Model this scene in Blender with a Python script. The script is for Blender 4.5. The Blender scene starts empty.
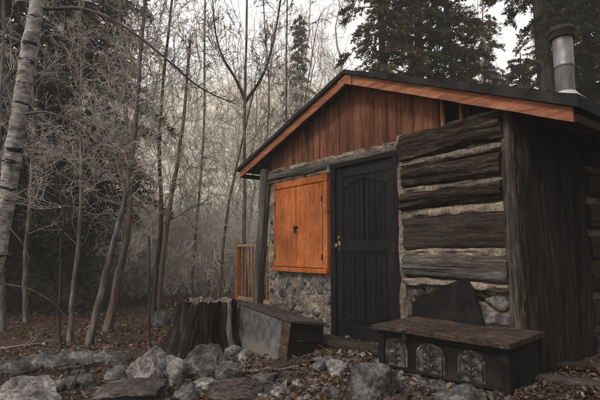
import bpy, math, random
import numpy as np
from mathutils import Vector, noise as mnoise

rng = np.random.default_rng(7)
random.seed(7)
sc = bpy.context.scene
COL = sc.collection

# ------------------------------------------------------------------ camera frame (world = cabin frame: X along the front wall, Y into the cabin)
F = 455.0; CX, CY = 300.0, 200.0
PITCH = math.atan(50 / F); YAW = math.radians(37.6)
CAM = np.array([3.70, -3.83, 1.02])
RDIR = np.array([math.sin(YAW), math.cos(YAW), 0.0])
GDIR = np.array([-math.cos(YAW), math.sin(YAW), 0.0])
ZDIR = np.array([0, 0, 1.0])


def sstep(a, b, x):
    t = np.clip((x - a) / (b - a), 0, 1)
    return t * t * (3 - 2 * t)


def ground_z(x, y):
    """height of the terrain"""
    x = np.asarray(x, float); y = np.asarray(y, float)
    s = -0.35 * x - 0.6 * y
    z = -0.30 * sstep(0.0, 1.5, s)
    dx, dy = x - CAM[0], y - CAM[1]
    g = dx * GDIR[0] + dy * GDIR[1]
    r = dx * RDIR[0] + dy * RDIR[1]
    # canyon side beyond the wood
    z = z + 0.10 * np.maximum(0, np.sqrt((np.maximum(0, g - 9)) ** 2 + .01) - .1) * sstep(9, 14, g)
    z = z + 0.41 * np.maximum(0, g - 13.5) * sstep(13.5, 23, g) * (1 - .25 * sstep(0, 30, r))
    z = z - 0.44 * np.maximum(0, g - 58) * sstep(58, 66, g)
    z = z + 0.05 * np.sin(1.3 * x + .4) * np.sin(1.1 * y + 1) * sstep(1.5, 4, np.abs(s)) \
        + 0.6 * np.sin(.21 * x) * np.sin(.17 * y + 2) * sstep(14, 25, g)
    return z


def pix(px, py, d):
    """the point at forward distance d seen at photo pixel (px, py)"""
    x = (px - CX) / F; y = -(py - CY) / F
    up = y * math.cos(PITCH) + math.sin(PITCH); fw = math.cos(PITCH) - y * math.sin(PITCH)
    v = RDIR * x + GDIR * fw + ZDIR * up
    return CAM + v * (d / fw)


def hit(px, py):
    """where the sight line of a photo pixel meets the terrain"""
    d = 1.5
    while d < 80:
        p = pix(px, py, d)
        if p[2] < ground_z(p[0], p[1]):
            break
        d += .01 if d < 15 else .1
    return p, d


def col_at(px, d):
    """a spot on the ground in photo column px at forward distance d"""
    p = pix(px, 250, d)
    p[2] = ground_z(p[0], p[1])
    return p


# ------------------------------------------------------------------ materials
def new_mat(name):
    m = bpy.data.materials.new(name); m.use_nodes = True
    nt = m.node_tree
    return m, nt, nt.nodes['Principled BSDF']


def N(nt, typ, **kw):
    n = nt.nodes.new(typ)
    for k, v in kw.items():
        setattr(n, k, v)
    return n


def mat(name, cols, stretch=(1, 1, 1), scale=4.0, detail=8.0, rough=.85, bump=.25, bscale=18.0, spec=.12, metal=0.0,
        fine=0.25, contrast=(.3, .7), coord='Object', dist=.02, rough2=.6, var=.35):
    m, nt, b = new_mat(name)
    tc = N(nt, 'ShaderNodeTexCoord'); mp = N(nt, 'ShaderNodeMapping')
    mp.inputs['Scale'].default_value = stretch
    nt.links.new(tc.outputs[coord], mp.inputs['Vector'])
    n1 = N(nt, 'ShaderNodeTexNoise'); n1.inputs['Scale'].default_value = scale
    n1.inputs['Detail'].default_value = detail; n1.inputs['Roughness'].default_value = rough2
    nt.links.new(mp.outputs[0], n1.inputs['Vector'])
    rp = N(nt, 'ShaderNodeValToRGB')
    els = rp.color_ramp.elements
    k = len(cols)
    pos = [contrast[0] + (contrast[1] - contrast[0]) * i / max(1, k - 1) for i in range(k)]
    els[0].position = pos[0]; els[0].color = (*cols[0], 1)
    els[1].position = pos[-1]; els[1].color = (*cols[-1], 1)
    for i in range(1, k - 1):
        e = els.new(pos[i]); e.color = (*cols[i], 1)
    nt.links.new(n1.outputs['Fac'], rp.inputs['Fac'])
    n2 = N(nt, 'ShaderNodeTexNoise'); n2.inputs['Scale'].default_value = bscale
    n2.inputs['Detail'].default_value = 9; n2.inputs['Roughness'].default_value = .7
    nt.links.new(mp.outputs[0], n2.inputs['Vector'])
    # fine speckle of the colour
    mx = N(nt, 'ShaderNodeMixRGB', blend_type='OVERLAY'); mx.inputs['Fac'].default_value = fine
    mr = N(nt, 'ShaderNodeMapRange'); mr.inputs['From Min'].default_value = .33; mr.inputs['From Max'].default_value = .67
    nt.links.new(n2.outputs['Fac'], mr.inputs['Value'])
    nt.links.new(rp.outputs['Color'], mx.inputs['Color1']); nt.links.new(mr.outputs[0], mx.inputs['Color2'])
    # broad stains
    n3 = N(nt, 'ShaderNodeTexNoise'); n3.inputs['Scale'].default_value = scale * .45; n3.inputs['Detail'].default_value = 5
    nt.links.new(tc.outputs[coord], n3.inputs['Vector'])
    r3 = N(nt, 'ShaderNodeValToRGB'); r3.color_ramp.elements[0].position = .36; r3.color_ramp.elements[1].position = .62
    r3.color_ramp.elements[0].color = (1 - var, 1 - var, 1 - var, 1); r3.color_ramp.elements[1].color = (1, 1, 1, 1)
    nt.links.new(n3.outputs['Fac'], r3.inputs['Fac'])
    mv = N(nt, 'ShaderNodeMixRGB', blend_type='MULTIPLY'); mv.inputs['Fac'].default_value = 1
    nt.links.new(mx.outputs['Color'], mv.inputs['Color1']); nt.links.new(r3.outputs['Color'], mv.inputs['Color2'])
    nt.links.new(mv.outputs['Color'], b.inputs['Base Color'])
    b.inputs['Roughness'].default_value = rough; b.inputs['Metallic'].default_value = metal
    b.inputs['Specular IOR Level'].default_value = spec
    bp = N(nt, 'ShaderNodeBump'); bp.inputs['Strength'].default_value = bump; bp.inputs['Distance'].default_value = dist
    nt.links.new(n2.outputs['Fac'], bp.inputs['Height'])
    nt.links.new(bp.outputs['Normal'], b.inputs['Normal'])
    return m


M = {}
M['orange'] = mat('orange stained plywood', [(.24, .068, .022), (.41, .122, .036), (.49, .15, .046)], (9, 9, .9), 3.2, detail=12, bump=.25, bscale=14, rough=.7, fine=.5, var=.5, rough2=.68)
M['orange_frame'] = mat('orange stained frame', [(.20, .056, .019), (.36, .103, .031), (.43, .13, .04)], (3, 3, 3), 3, detail=12, bump=.3, rough=.75, fine=.5, var=.5)
M['fascia'] = mat('red brown barge paint', [(.10, .040, .023), (.25, .095, .048), (.35, .15, .082)], (.9, 9, 9), 2.4, bump=.3, rough=.7, fine=.4)
M['gable'] = mat('weathered red plank', [(.030, .0135, .009), (.115, .045, .025), (.21, .085, .046)], (9, 9, .8), 1.6, bump=.4, bscale=10, rough=.85, fine=.5)
M['chink'] = mat('tan chinking mortar', [(.085, .067, .050), (.225, .18, .138), (.34, .28, .22)], (1, 1, 1), 6, bump=1, bscale=30, rough=.95, fine=.6, var=.5)
M['stone'] = mat('field stone', [(.045, .04, .037), (.15, .136, .124), (.29, .265, .24)], (1, 1, 1), 7, bump=.6, bscale=22, fine=.6)
M['stone_dark'] = mat('dark field stone', [(.014, .013, .013), (.055, .05, .049), (.13, .12, .112)], (1, 1, 1), 8, bump=.6, bscale=25, fine=.6)
M['boulder'] = mat('pale granite', [(.05, .046, .044), (.20, .186, .176), (.36, .335, .315)], (1, 1, 1), 4.5, bump=.9, bscale=28, fine=.8, dist=.03)
M['boulder_grey'] = mat('grey granite', [(.025, .024, .025), (.105, .099, .099), (.24, .225, .215)], (1, 1, 1), 5, bump=.9, bscale=30, fine=.8, dist=.03)
M['slab_stone'] = mat('brown slab stone', [(.025, .021, .019), (.095, .079, .071), (.19, .165, .15)], (1, 1, 3), 4, bump=1, bscale=24, fine=.8, dist=.03)
M['log'] = mat('dark weathered log', [(.011, .008, .0062), (.078, .056, .041), (.27, .21, .16)], (1.6, 13, 13), 3.0, detail=12, bump=1, bscale=9, fine=.85, contrast=(.38, .72), rough2=.72, dist=.05, var=.6)
M['log_grey'] = mat('grey weathered log', [(.028, .024, .021), (.105, .092, .080), (.23, .205, .18)], (1.3, 12, 12), 2.4, detail=12, bump=.9, bscale=9, fine=.7, rough2=.7, dist=.03)
M['log_brown'] = mat('dark brown plank log', [(.012, .009, .007), (.055, .040, .030), (.17, .13, .10)], (1.3, 13, 13), 2.4, detail=12, bump=.9, bscale=9, fine=.7, rough2=.7, contrast=(.33, .75), dist=.02)
M['post'] = mat('grey split post', [(.022, .019, .0175), (.085, .075, .066), (.17, .15, .132)], (9, 9, .7), 1.6, bump=.8, bscale=6, fine=.5, dist=.02)
M['post_brown'] = mat('brown split corner post', [(.016, .013, .011), (.075, .060, .048), (.20, .165, .135)], (10, 10, 1), 2.2, detail=12, bump=1, bscale=8, fine=.75, rough2=.7)
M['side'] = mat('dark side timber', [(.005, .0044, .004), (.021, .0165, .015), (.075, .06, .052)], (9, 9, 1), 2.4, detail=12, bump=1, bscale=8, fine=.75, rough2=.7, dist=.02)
M['door'] = mat('black door paint', [(.004, .004, .0046), (.0075, .0073, .0084), (.013, .0125, .014)], (2, 2, 1), 3, bump=.15, rough=.55, fine=.3, spec=.15)
M['door_frame'] = mat('black door frame', [(.004, .0038, .0045), (.011, .0105, .0115)], (3, 3, 1), 3, bump=.25, rough=.7)
M['brass'] = mat('worn brass', [(.12, .09, .05), (.28, .21, .12)], scale=30, bump=.1, rough=.5, metal=.7, fine=.4)
M['iron'] = mat('dark iron', [(.02, .018, .017), (.06, .052, .048)], scale=9, bump=.15, rough=.55, metal=.6)
M['roof'] = mat('black roofing felt', [(.010, .010, .011), (.028, .027, .028), (.05, .048, .047)], scale=6, bump=.6, bscale=60, rough=.95)
M['soffit'] = mat('dark soffit boards', [(.02, .014, .011), (.06, .04, .03)], (6, .8, 6), 2, bump=.4)
M['pipe'] = mat('galvanised pipe', [(.20, .18, .19), (.31, .285, .30), (.38, .355, .365)], (1, 1, .35), 5, bump=.08, rough=.5, metal=.6, fine=.35)
M['pipe_old'] = mat('rusted lower pipe', [(.13, .115, .115), (.24, .215, .21), (.33, .29, .28)], (2, 2, .6), 5, bump=.1, rough=.6, metal=.6, fine=.3)
M['pipe_cap'] = mat('sooty cap', [(.010, .010, .010), (.035, .032, .031)], scale=8, bump=.15, rough=.7)
M['flash'] = mat('pale lead flashing', [(.28, .27, .28), (.5, .49, .49)], scale=8, bump=.2, rough=.5, metal=.3)
M['chest_top'] = mat('worn chest lid', [(.014, .009, .007), (.040, .026, .020), (.070, .047, .036), (.22, .185, .155)], (1.3, 6, 3), 5.5, detail=12, bump=.6, bscale=22, rough=.8, fine=.8, contrast=(.30, .70), rough2=.7)
M['chest'] = mat('dark chest wood', [(.003, .0028, .0027), (.010, .0085, .008), (.024, .02, .018)], (1, 5, 3), 2.5, bump=.4, bscale=10, rough=.75)
M['motif'] = mat('faded painted motif', [(.016, .0145, .014), (.062, .057, .054), (.15, .14, .133)], (1, 1, 1), 17, bump=.3, bscale=30, rough=.8, fine=.6, contrast=(.38, .64))
M['box_brown'] = mat('brown box wood', [(.012, .008, .006), (.048, .030, .021), (.11, .07, .05)], (1, 1, 4), 3, bump=.35, fine=.5)
M['box_lid'] = mat('grey brown box lid', [(.014, .012, .0105), (.050, .041, .035), (.10, .085, .073)], (1, 4, 4), 4, detail=12, bump=.4, fine=.6, rough2=.7)
M['motif_dark'] = mat('dark carved lines', [(.010, .009, .0085), (.036, .032, .030)], scale=20, bump=.2)
M['box_dark'] = mat('dark box side', [(.003, .0028, .0027), (.009, .008, .0075), (.02, .017, .0155)], (3, 1, 5), 3, bump=.4)
M['slab_dark'] = mat('dark sooty board', [(.003, .0028, .003), (.009, .008, .008), (.02, .0175, .0165)], (2, 2, 2), 3, bump=.4)
M['rail'] = mat('orange brown rail wood', [(.15, .06, .025), (.32, .13, .05), (.42, .19, .08)], (6, 6, .8), 2, bump=.3, fine=.4)
M['rail_pale'] = mat('pale rail wood', [(.24, .15, .09), (.42, .29, .19)], (1, 6, 6), 2, bump=.3, fine=.4)
M['stump'] = mat('rotting stump wood', [(.004, .0035, .0032), (.024, .0185, .0155), (.11, .086, .068)], (7, 7, .8), 1.5, bump=1, bscale=5, fine=.6, contrast=(.33, .74), dist=.04)
M['stump_cut'] = mat('pale stump rim', [(.06, .05, .04), (.17, .135, .11), (.27, .22, .18)], scale=9, bump=.6, fine=.5)
M['bark_grey'] = mat('grey bark', [(.036, .031, .028), (.115, .101, .092), (.24, .216, .198)], (6, 6, 1), 3, bump=.6, bscale=10, fine=.5)
M['bark_dark'] = mat('dark bark', [(.016, .0135, .013), (.045, .038, .035), (.09, .077, .07)], (6, 6, 1), 3, bump=.7, bscale=9, fine=.5)
M['bark_brown'] = mat('brown bark', [(.045, .032, .025), (.12, .088, .068), (.21, .16, .125)], (6, 6, 1), 3, bump=.7, bscale=9, fine=.5)
M['twig_pale'] = mat('pale twigs', [(.16, .14, .122), (.33, .30, .268), (.50, .46, .415)], scale=.8, bump=0, fine=.2)
M['twig_straw_glow'] = mat('straw twigs paled for glow', [(.40, .36, .30), (.58, .53, .46), (.70, .65, .58)], scale=.4, bump=0, fine=.2)  # straw tone raised to put the thicket's misty glow into the colour
M['twig_tan'] = mat('tan twigs', [(.18, .145, .112), (.34, .285, .225), (.48, .42, .345)], scale=.5, bump=0, fine=.2)
M['twig_dark'] = mat('dark twigs', [(.03, .026, .024), (.07, .061, .056), (.12, .106, .096)], scale=.8, bump=0, fine=.2)
M['needle'] = mat('dark needles', [(.016, .019, .010), (.042, .045, .020), (.085, .078, .036)], scale=1.1, bump=0, rough=.7, fine=.4, coord='Object')
M['needle_olive'] = mat('olive brown needles', [(.034, .029, .013), (.088, .070, .031), (.17, .125, .058)], scale=1.0, bump=0, rough=.7, fine=.4)


def birch_mat():
    m = mat('white birch bark', [(.13, .118, .11), (.30, .28, .263), (.40, .375, .35)], (2, 2, 3), 4, bump=.4, bscale=8, rough=.75, fine=.4)
    nt = m.node_tree; b = nt.nodes['Principled BSDF']
    src = b.inputs['Base Color'].links[0].from_socket
    tc = N(nt, 'ShaderNodeTexCoord'); mp = N(nt, 'ShaderNodeMapping'); mp.inputs['Scale'].default_value = (3, 3, 34)
    nt.links.new(tc.outputs['Object'], mp.inputs['Vector'])
    n = N(nt, 'ShaderNodeTexNoise'); n.inputs['Scale'].default_value = 2.0; n.inputs['Detail'].default_value = 3
    nt.links.new(mp.outputs[0], n.inputs['Vector'])
    rp = N(nt, 'ShaderNodeValToRGB'); rp.color_ramp.elements[0].position = .60; rp.color_ramp.elements[1].position = .68
    nt.links.new(n.outputs['Fac'], rp.inputs['Fac'])
    mx = N(nt, 'ShaderNodeMixRGB'); mx.inputs['Color2'].default_value = (.06, .052, .047, 1)
    nt.links.new(rp.outputs['Color'], mx.inputs['Fac']); nt.links.new(src, mx.inputs['Color1'])
    nt.links.new(mx.outputs['Color'], b.inputs['Base Color'])
    return m


M['birch'] = birch_mat()
M['birch_scar'] = mat('birch scar', [(.012, .010, .010), (.04, .035, .032)], scale=12, bump=.8, fine=.4)


def box_face_mat():
    """grey weathered sheet with a pale washed band along its foot"""
    m = mat('grey weathered sheet', [(.035, .034, .036), (.085, .082, .085), (.14, .134, .136)], (3, 3, 3), 2.5, bump=.2, rough=.55, fine=.45)
    nt = m.node_tree; b = nt.nodes['Principled BSDF']
    src = b.inputs['Base Color'].links[0].from_socket
    tc = N(nt, 'ShaderNodeTexCoord'); sp = N(nt, 'ShaderNodeSeparateXYZ')
    nt.links.new(tc.outputs['Object'], sp.inputs[0])
    n = N(nt, 'ShaderNodeTexNoise'); n.inputs['Scale'].default_value = 7; n.inputs['Detail'].default_value = 6
    nt.links.new(tc.outputs['Object'], n.inputs['Vector'])
    ma = N(nt, 'ShaderNodeMath', operation='MULTIPLY_ADD'); ma.inputs[1].default_value = .12
    nt.links.new(n.outputs['Fac'], ma.inputs[0]); nt.links.new(sp.outputs['Z'], ma.inputs[2])
    rp = N(nt, 'ShaderNodeValToRGB'); rp.color_ramp.elements[0].position = .165; rp.color_ramp.elements[0].color = (1, 1, 1, 1)
    rp.color_ramp.elements[1].position = .25; rp.color_ramp.elements[1].color = (0, 0, 0, 1)
    nt.links.new(ma.outputs[0], rp.inputs['Fac'])
    mx = N(nt, 'ShaderNodeMixRGB'); mx.inputs['Color2'].default_value = (.125, .112, .10, 1)
    nt.links.new(rp.outputs['Color'], mx.inputs['Fac']); nt.links.new(src, mx.inputs['Color1'])
    nt.links.new(mx.outputs['Color'], b.inputs['Base Color'])
    return m


M['box_face'] = box_face_mat()


def ground_mat():
    m, nt, b = new_mat('forest floor')
    tc = N(nt, 'ShaderNodeTexCoord')
    def noise(s, d=8, r=.65):
        n = N(nt, 'ShaderNodeTexNoise'); n.inputs['Scale'].default_value = s; n.inputs['Detail'].default_value = d
        n.inputs['Roughness'].default_value = r
        nt.links.new(tc.outputs['Object'], n.inputs['Vector']); return n
    def ramp(src, a, bb, p=(.35, .7)):
        r = N(nt, 'ShaderNodeValToRGB')
        r.color_ramp.elements[0].position = p[0]; r.color_ramp.elements[0].color = (*a, 1)
        r.color_ramp.elements[1].position = p[1]; r.color_ramp.elements[1].color = (*bb, 1)
        nt.links.new(src, r.inputs['Fac']); return r
    soil = ramp(noise(9).outputs['Fac'], (.010, .0075, .0065), (.065, .044, .033))
    vor = N(nt, 'ShaderNodeTexVoronoi'); vor.inputs['Scale'].default_value = 34
    nt.links.new(tc.outputs['Object'], vor.inputs['Vector'])
    sep = N(nt, 'ShaderNodeSeparateColor'); nt.links.new(vor.outputs['Color'], sep.inputs[0])
    leaf = ramp(sep.outputs[0], (.03, .019, .013), (.15, .08, .044), (.2, .95))
    mask = ramp(noise(2.6, 4).outputs['Fac'], (0, 0, 0), (.8, .8, .8), (.40, .62))
    mx = N(nt, 'ShaderNodeMixRGB')
    nt.links.new(mask.outputs['Color'], mx.inputs['Fac']); nt.links.new(soil.outputs['Color'], mx.inputs['Color1']); nt.links.new(leaf.outputs['Color'], mx.inputs['Color2'])
    at = N(nt, 'ShaderNodeAttribute', attribute_name='dry_glow')
    hill = ramp(noise(.9).outputs['Fac'], (.44, .395, .34), (.70, .645, .57), (.3, .68))  # dry grass colour, brightened to carry the far misty glow
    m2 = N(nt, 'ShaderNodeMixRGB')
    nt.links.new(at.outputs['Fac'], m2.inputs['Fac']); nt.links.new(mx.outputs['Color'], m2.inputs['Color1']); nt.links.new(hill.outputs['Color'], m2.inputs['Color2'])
    nt.links.new(m2.outputs['Color'], b.inputs['Base Color'])
    b.inputs['Roughness'].default_value = .95; b.inputs['Specular IOR Level'].default_value = .15
    bp = N(nt, 'ShaderNodeBump'); bp.inputs['Strength'].default_value = .9; bp.inputs['Distance'].default_value = .04
    nt.links.new(noise(22).outputs['Fac'], bp.inputs['Height']); nt.links.new(bp.outputs['Normal'], b.inputs['Normal'])
    return m


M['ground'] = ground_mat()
LEAF = [mat('rust leaf', [(.07, .036, .021), (.155, .082, .048)], scale=1, bump=0, fine=.2),
        mat('tan leaf', [(.09, .068, .048), (.18, .14, .104)], scale=1, bump=0, fine=.2),
        mat('brown leaf', [(.022, .014, .010), (.07, .041, .027)], scale=1, bump=0, fine=.2),
        mat('pale dead leaf', [(.20, .16, .125), (.36, .30, .25)], scale=1, bump=0, fine=.2)]


# ------------------------------------------------------------------ mesh building
def link_mesh(name, v, q, mats, parent=None, mi=None, smooth=True, origin=(0, 0, 0)):
    """v (n,3) array, q: array (m,k) or list of such arrays"""
    qs = q if isinstance(q, list) else [q]
    qs = [np.asarray(x, np.int32) for x in qs if len(x)]
    me = bpy.data.meshes.new(name)
    v = np.asarray(v, np.float32) - np.asarray(origin, np.float32)
    me.vertices.add(len(v)); me.vertices.foreach_set('co', v.ravel())
    loops = np.concatenate([x.ravel() for x in qs])
    tot = np.concatenate([np.full(len(x), x.shape[1], np.int32) for x in qs])
    st = np.concatenate([[0], np.cumsum(tot)[:-1]]).astype(np.int32)
    me.loops.add(len(loops)); me.loops.foreach_set('vertex_index', loops)
    me.polygons.add(len(tot)); me.polygons.foreach_set('loop_start', st); me.polygons.foreach_set('loop_total', tot)
    for m in (mats if isinstance(mats, (list, tuple)) else [mats]):
        me.materials.append(m)
    if mi is not None:
        me.polygons.foreach_set('material_index', np.asarray(mi, np.int32))
    me.polygons.foreach_set('use_smooth', np.full(len(tot), bool(smooth)))
    me.update(calc_edges=True); me.validate()
    o = bpy.data.objects.new(name, me); COL.objects.link(o)
    if parent is not None:
        o.parent = parent
    return o


class MB:
    def __init__(s):
        s.v = []; s.f = []; s.mi = []; s.n = 0
    def add(s, v, faces, mi=0):
        v = np.asarray(v, float)
        s.v.append(v)
        for f in faces:
            s.f.append([i + s.n for i in f]); s.mi.append(mi)
        s.n += len(v)
    def build(s, name, mats, parent=None, smooth=False, origin=(0, 0, 0)):
        me = bpy.data.meshes.new(name)
        v = np.concatenate(s.v) - np.asarray(origin)
        me.from_pydata(v.tolist(), [], s.f)
        for m in (mats if isinstance(mats, (list, tuple)) else [mats]):
            me.materials.append(m)
        me.polygons.foreach_set('material_index', s.mi)
        me.polygons.foreach_set('use_smooth', [smooth] * len(s.f))
        if smooth:
            me.update()
            try:
                me.set_sharp_from_angle(angle=math.radians(50))
            except Exception:
                pass
        me.update(); me.validate()
        o = bpy.data.objects.new(name, me); COL.objects.link(o)
        if parent is not None:
            o.parent = parent
        return o
    def beam(s, p0, p1, w, h, side=None, seg=6, prof=12, power=8.0, amp=.0, freq=3.0, grain=4.0, taper=(1, 1), bow=0, mi=0, seed=0, endj=0.0):
        """a bar from p0 to p1, w wide along side, h along the third axis; roundness by the superellipse power"""
        p0 = np.array(p0, float); p1 = np.array(p1, float)
        ax = p1 - p0; L = np.linalg.norm(ax); ax /= L
        if side is None:
            side = np.cross(ax, ZDIR) if abs(ax[2]) < .95 else np.array([1., 0, 0])
        side = np.array(side, float); side -= ax * side.dot(ax); side /= np.linalg.norm(side)
        up = np.cross(side, ax)
        V = []
        for i in range(seg + 1):
            t = i / seg
            sc_ = taper[0] + (taper[1] - taper[0]) * t
            c = p0 + ax * L * t + up * bow * math.sin(math.pi * t)
            for j in range(prof):
                a = 2 * math.pi * (j + .5) / prof
                ca, sa = math.cos(a), math.sin(a)
                rr = (abs(ca) ** power + abs(sa) ** power) ** (-1 / power)
                k = 1.0
                off = 0
                if amp:
                    off = amp * mnoise.noise(Vector((t * L * freq + seed * 17.3, ca * grain + seed, sa * grain))) \
                        + .5 * amp * mnoise.noise(Vector((t * L * freq * .7 + seed * 7.3, ca * grain * 2.7 + 9, sa * grain * 2.7 + seed)))
                q = c + side * (ca * rr * (w / 2 * sc_ + off)) + up * (sa * rr * (h / 2 * sc_ + off))
                if endj and (i == 0 or i == seg):
                    q = q + ax * endj * mnoise.noise(Vector((a * 2 + seed * 3, i, seed)))
                V.append(q)
        fs = []
        for i in range(seg):
            for j in range(prof):
                a, b = i * prof + j, i * prof + (j + 1) % prof
                fs.append([a, b, b + prof, a + prof])
        fs.append(list(range(prof))[::-1]); fs.append([seg * prof + j for j in range(prof)])
        s.add(V, fs, mi)
    def box(s, x0, x1, y0, y1, z0, z1, b=.006, mi=0):
        """box with chamfered edges"""
        V = []
        lo = (x0, y0, z0); hi = (x1, y1, z1)
        idx = {}
        for sx in (0, 1):
            for sy in (0, 1):
                for sz in (0, 1):
                    for ax in range(3):
                        p = [hi[0] - b if sx else lo[0] + b, hi[1] - b if sy else lo[1] + b, hi[2] - b if sz else lo[2] + b]
                        p[ax] = (hi if (sx, sy, sz)[ax] else lo)[ax]
                        idx[(sx, sy, sz, ax)] = len(V); V.append(p)
        fs = []
        for ax in range(3):
            o = [a for a in range(3) if a != ax]
            for sd in (0, 1):
                ring = []
                for (u, w) in ((0, 0), (1, 0), (1, 1), (0, 1)):
                    k = [0, 0, 0]; k[ax] = sd; k[o[0]] = u; k[o[1]] = w
                    ring.append(idx[(*k, ax)])
                flip = (sd == 0) ^ (ax == 1)
                fs.append(ring[::-1] if flip else ring)
        for ax in range(3):       # edge chamfers parallel to ax
            o = [a for a in range(3) if a != ax]
            for u in (0, 1):
                for w in (0, 1):
                    k0 = [0, 0, 0]; k0[o[0]] = u; k0[o[1]] = w; k1 = list(k0); k1[ax] = 1
                    ring = [idx[(*k0, o[0])], idx[(*k1, o[0])], idx[(*k1, o[1])], idx[(*k0, o[1])]]
                    fs.append(ring)
        for sx in (0, 1):
            for sy in (0, 1):
                for sz in (0, 1):
                    fs.append([idx[(sx, sy, sz, a)] for a in range(3)])
        s.add(V, fs, mi)
    def prism(s, poly, y0, y1, mi=0):
        """outline poly of (x,z), extruded in y"""
        n = len(poly)
        V = [(x, y0, z) for x, z in poly] + [(x, y1, z) for x, z in poly]
        fs = [list(range(n)), [n + i for i in range(n)][::-1]]
        for i in range(n):
            j = (i + 1) % n
            fs.append([i, i + n, j + n, j])
        s.add(V, fs, mi)
    def tube(s, pts, rad, sides=10, mi=0, cap=True):
        v, q = tubes(np.array([pts], float), np.array([rad], float), sides)
        fs = [list(map(int, x)) for x in q]
        n = len(pts)
        if cap:
            fs.append(list(range(sides))[::-1]); fs.append([(n - 1) * sides + j for j in range(sides)])
        s.add(v, fs, mi)
    def rock(s, c, size, seed=0, sub=2, rotz=0, planes=9, amp=.08, mi=0, flat=None):
        v, f = rock_mesh(seed, sub, planes, amp)
        v = v * np.array(size)
        ca, sa = math.cos(rotz), math.sin(rotz)
        v = np.stack([v[:, 0] * ca - v[:, 1] * sa, v[:, 0] * sa + v[:, 1] * ca, v[:, 2]], 1)
        s.add(v + np.array(c), f, mi)


_ico = {}
def ico(sub):
    if sub in _ico:
        return _ico[sub]
    import bmesh
    bm = bmesh.new(); bmesh.ops.create_icosphere(bm, subdivisions=sub, radius=1)
    v = np.array([x.co[:] for x in bm.verts]); f = [[y.index for y in x.verts] for x in bm.faces]
    bm.free(); _ico[sub] = (v, f); return v, f


def rock_mesh(seed, sub=3, planes=10, amp=.08):
    r = np.random.default_rng(1000 + seed)
    v, f = ico(sub); v = v.copy()
    nrm = r.normal(size=(planes, 3)); nrm /= np.linalg.norm(nrm, axis=1)[:, None]
    h = r.uniform(.50, .95, planes)
    d = v @ nrm.T
    k = np.where(d > .05, h[None, :] / np.maximum(d, .05), 9)
    rad = np.minimum(k.min(1), 1.0)
    off = r.uniform(0, 50, 3)
    nz = np.array([mnoise.fractal(Vector((p * 1.6 + off)), .9, 2.1, 4) for p in v])
    nz2 = np.array([mnoise.noise(Vector((p * 6 + off))) for p in v])
    nz3 = np.array([abs(mnoise.fractal(Vector((p * 3.5 + off)), .8, 2.2, 5)) for p in v])
    rad = rad * (1 + amp * nz + .03 * nz2 - amp * .45 * nz3)
    return v * rad[:, None], f


def tubes(P, R, S):
    """batch of tubes: P (B,N,3), R (B,N) -> verts, quads"""
    B, n, _ = P.shape
    T = np.gradient(P, axis=1)
    T /= np.linalg.norm(T, axis=2, keepdims=True) + 1e-9
    ref = np.where(np.abs(T[:, :1, 2:3]) > .9, np.array([[[1., 0, 0]]]), np.array([[[0, 0, 1.]]]))
    ref = np.broadcast_to(ref, T.shape)
    U = np.cross(ref, T); U /= np.linalg.norm(U, axis=2, keepdims=True) + 1e-9
    W = np.cross(T, U)
    a = 2 * np.pi * np.arange(S) / S
    V = P[:, :, None, :] + R[:, :, None, None] * (np.cos(a)[None, None, :, None] * U[:, :, None, :] + np.sin(a)[None, None, :, None] * W[:, :, None, :])
    V = V.reshape(-1, 3)
    b, i, j = np.meshgrid(np.arange(B), np.arange(n - 1), np.arange(S), indexing='ij')
    base = b * n * S + i * S
    j2 = (j + 1) % S
    Q = np.stack([base + j, base + j2, base + S + j2, base + S + j], -1).reshape(-1, 4)
    return V, Q


def build_polys(polys, sides):
    """polys: list of (pts, radii, level) -> one mesh"""
    groups = {}
    for p, r, l in polys:
        groups.setdefault((len(p), sides[min(l, len(sides) - 1)]), []).append((p, r))
    Vs, Qs, n = [], [], 0
    for (k, s), lst in groups.items():
        V, Q = tubes(np.array([x[0] for x in lst]), np.array([x[1] for x in lst]), s)
        Vs.append(V); Qs.append(Q + n); n += len(V)
    return np.concatenate(Vs), np.concatenate(Qs)


def unit(v):
    return v / (np.linalg.norm(v) + 1e-9)


SEG = [14, 9, 6, 4, 3]


def grow(polys, p, d, L, r, lev, R, kids=(9, 7, 5, 3), maxlev=3, wob=.16, up=.05, ang=(.5, 1.1), ratio=(.35, .6), rmin=.003, first=.3, tip=.25):
    n = SEG[min(lev, 4)]
    pts = [p.copy()]; d = unit(d)
    dirs = [d]
    for i in range(n):
        d = unit(d + R.normal(size=3) * wob + ZDIR * up)
        pts.append(pts[-1] + d * L / n); dirs.append(d)
    pts = np.array(pts)
    t = np.linspace(0, 1, n + 1)
    rad = np.maximum(rmin, r * (1 - (1 - tip) * t))
    polys.append((pts, rad, lev))
    if lev >= maxlev:
        return
    sprout(polys, pts, rad, dirs, L, lev, R, kids, maxlev, wob, up, ang, ratio, rmin, first, tip)


def sprout(polys, pts, rad, dirs, L, lev, R, kids, maxlev, wob, up, ang, ratio, rmin, first, tip, lenf=None):
    n = len(pts) - 1
    for k in range(kids[min(lev, len(kids) - 1)]):
        t = first + (1 - first) * R.random() ** .8
        i = min(n - 1, int(t * n)); f = t * n - i
        q = pts[i] * (1 - f) + pts[i + 1] * f
        rr = rad[i] * (1 - f) + rad[i + 1] * f
        dd = dirs[min(i, len(dirs) - 1)]
        a = R.uniform(*ang)
        side = unit(np.cross(dd, R.normal(size=3)))
        nd = unit(dd * math.cos(a) + side * math.sin(a))
        ll = (lenf(t) if lenf else L * R.uniform(*ratio) * (1.15 - .6 * t))
        grow(polys, q, nd, ll, max(rmin, rr * (R.uniform(.10, .22) if lev == 0 else R.uniform(.42, .62))), lev + 1, R, kids, maxlev, wob * 1.15, up, ang, ratio, rmin, .15, tip)


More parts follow.
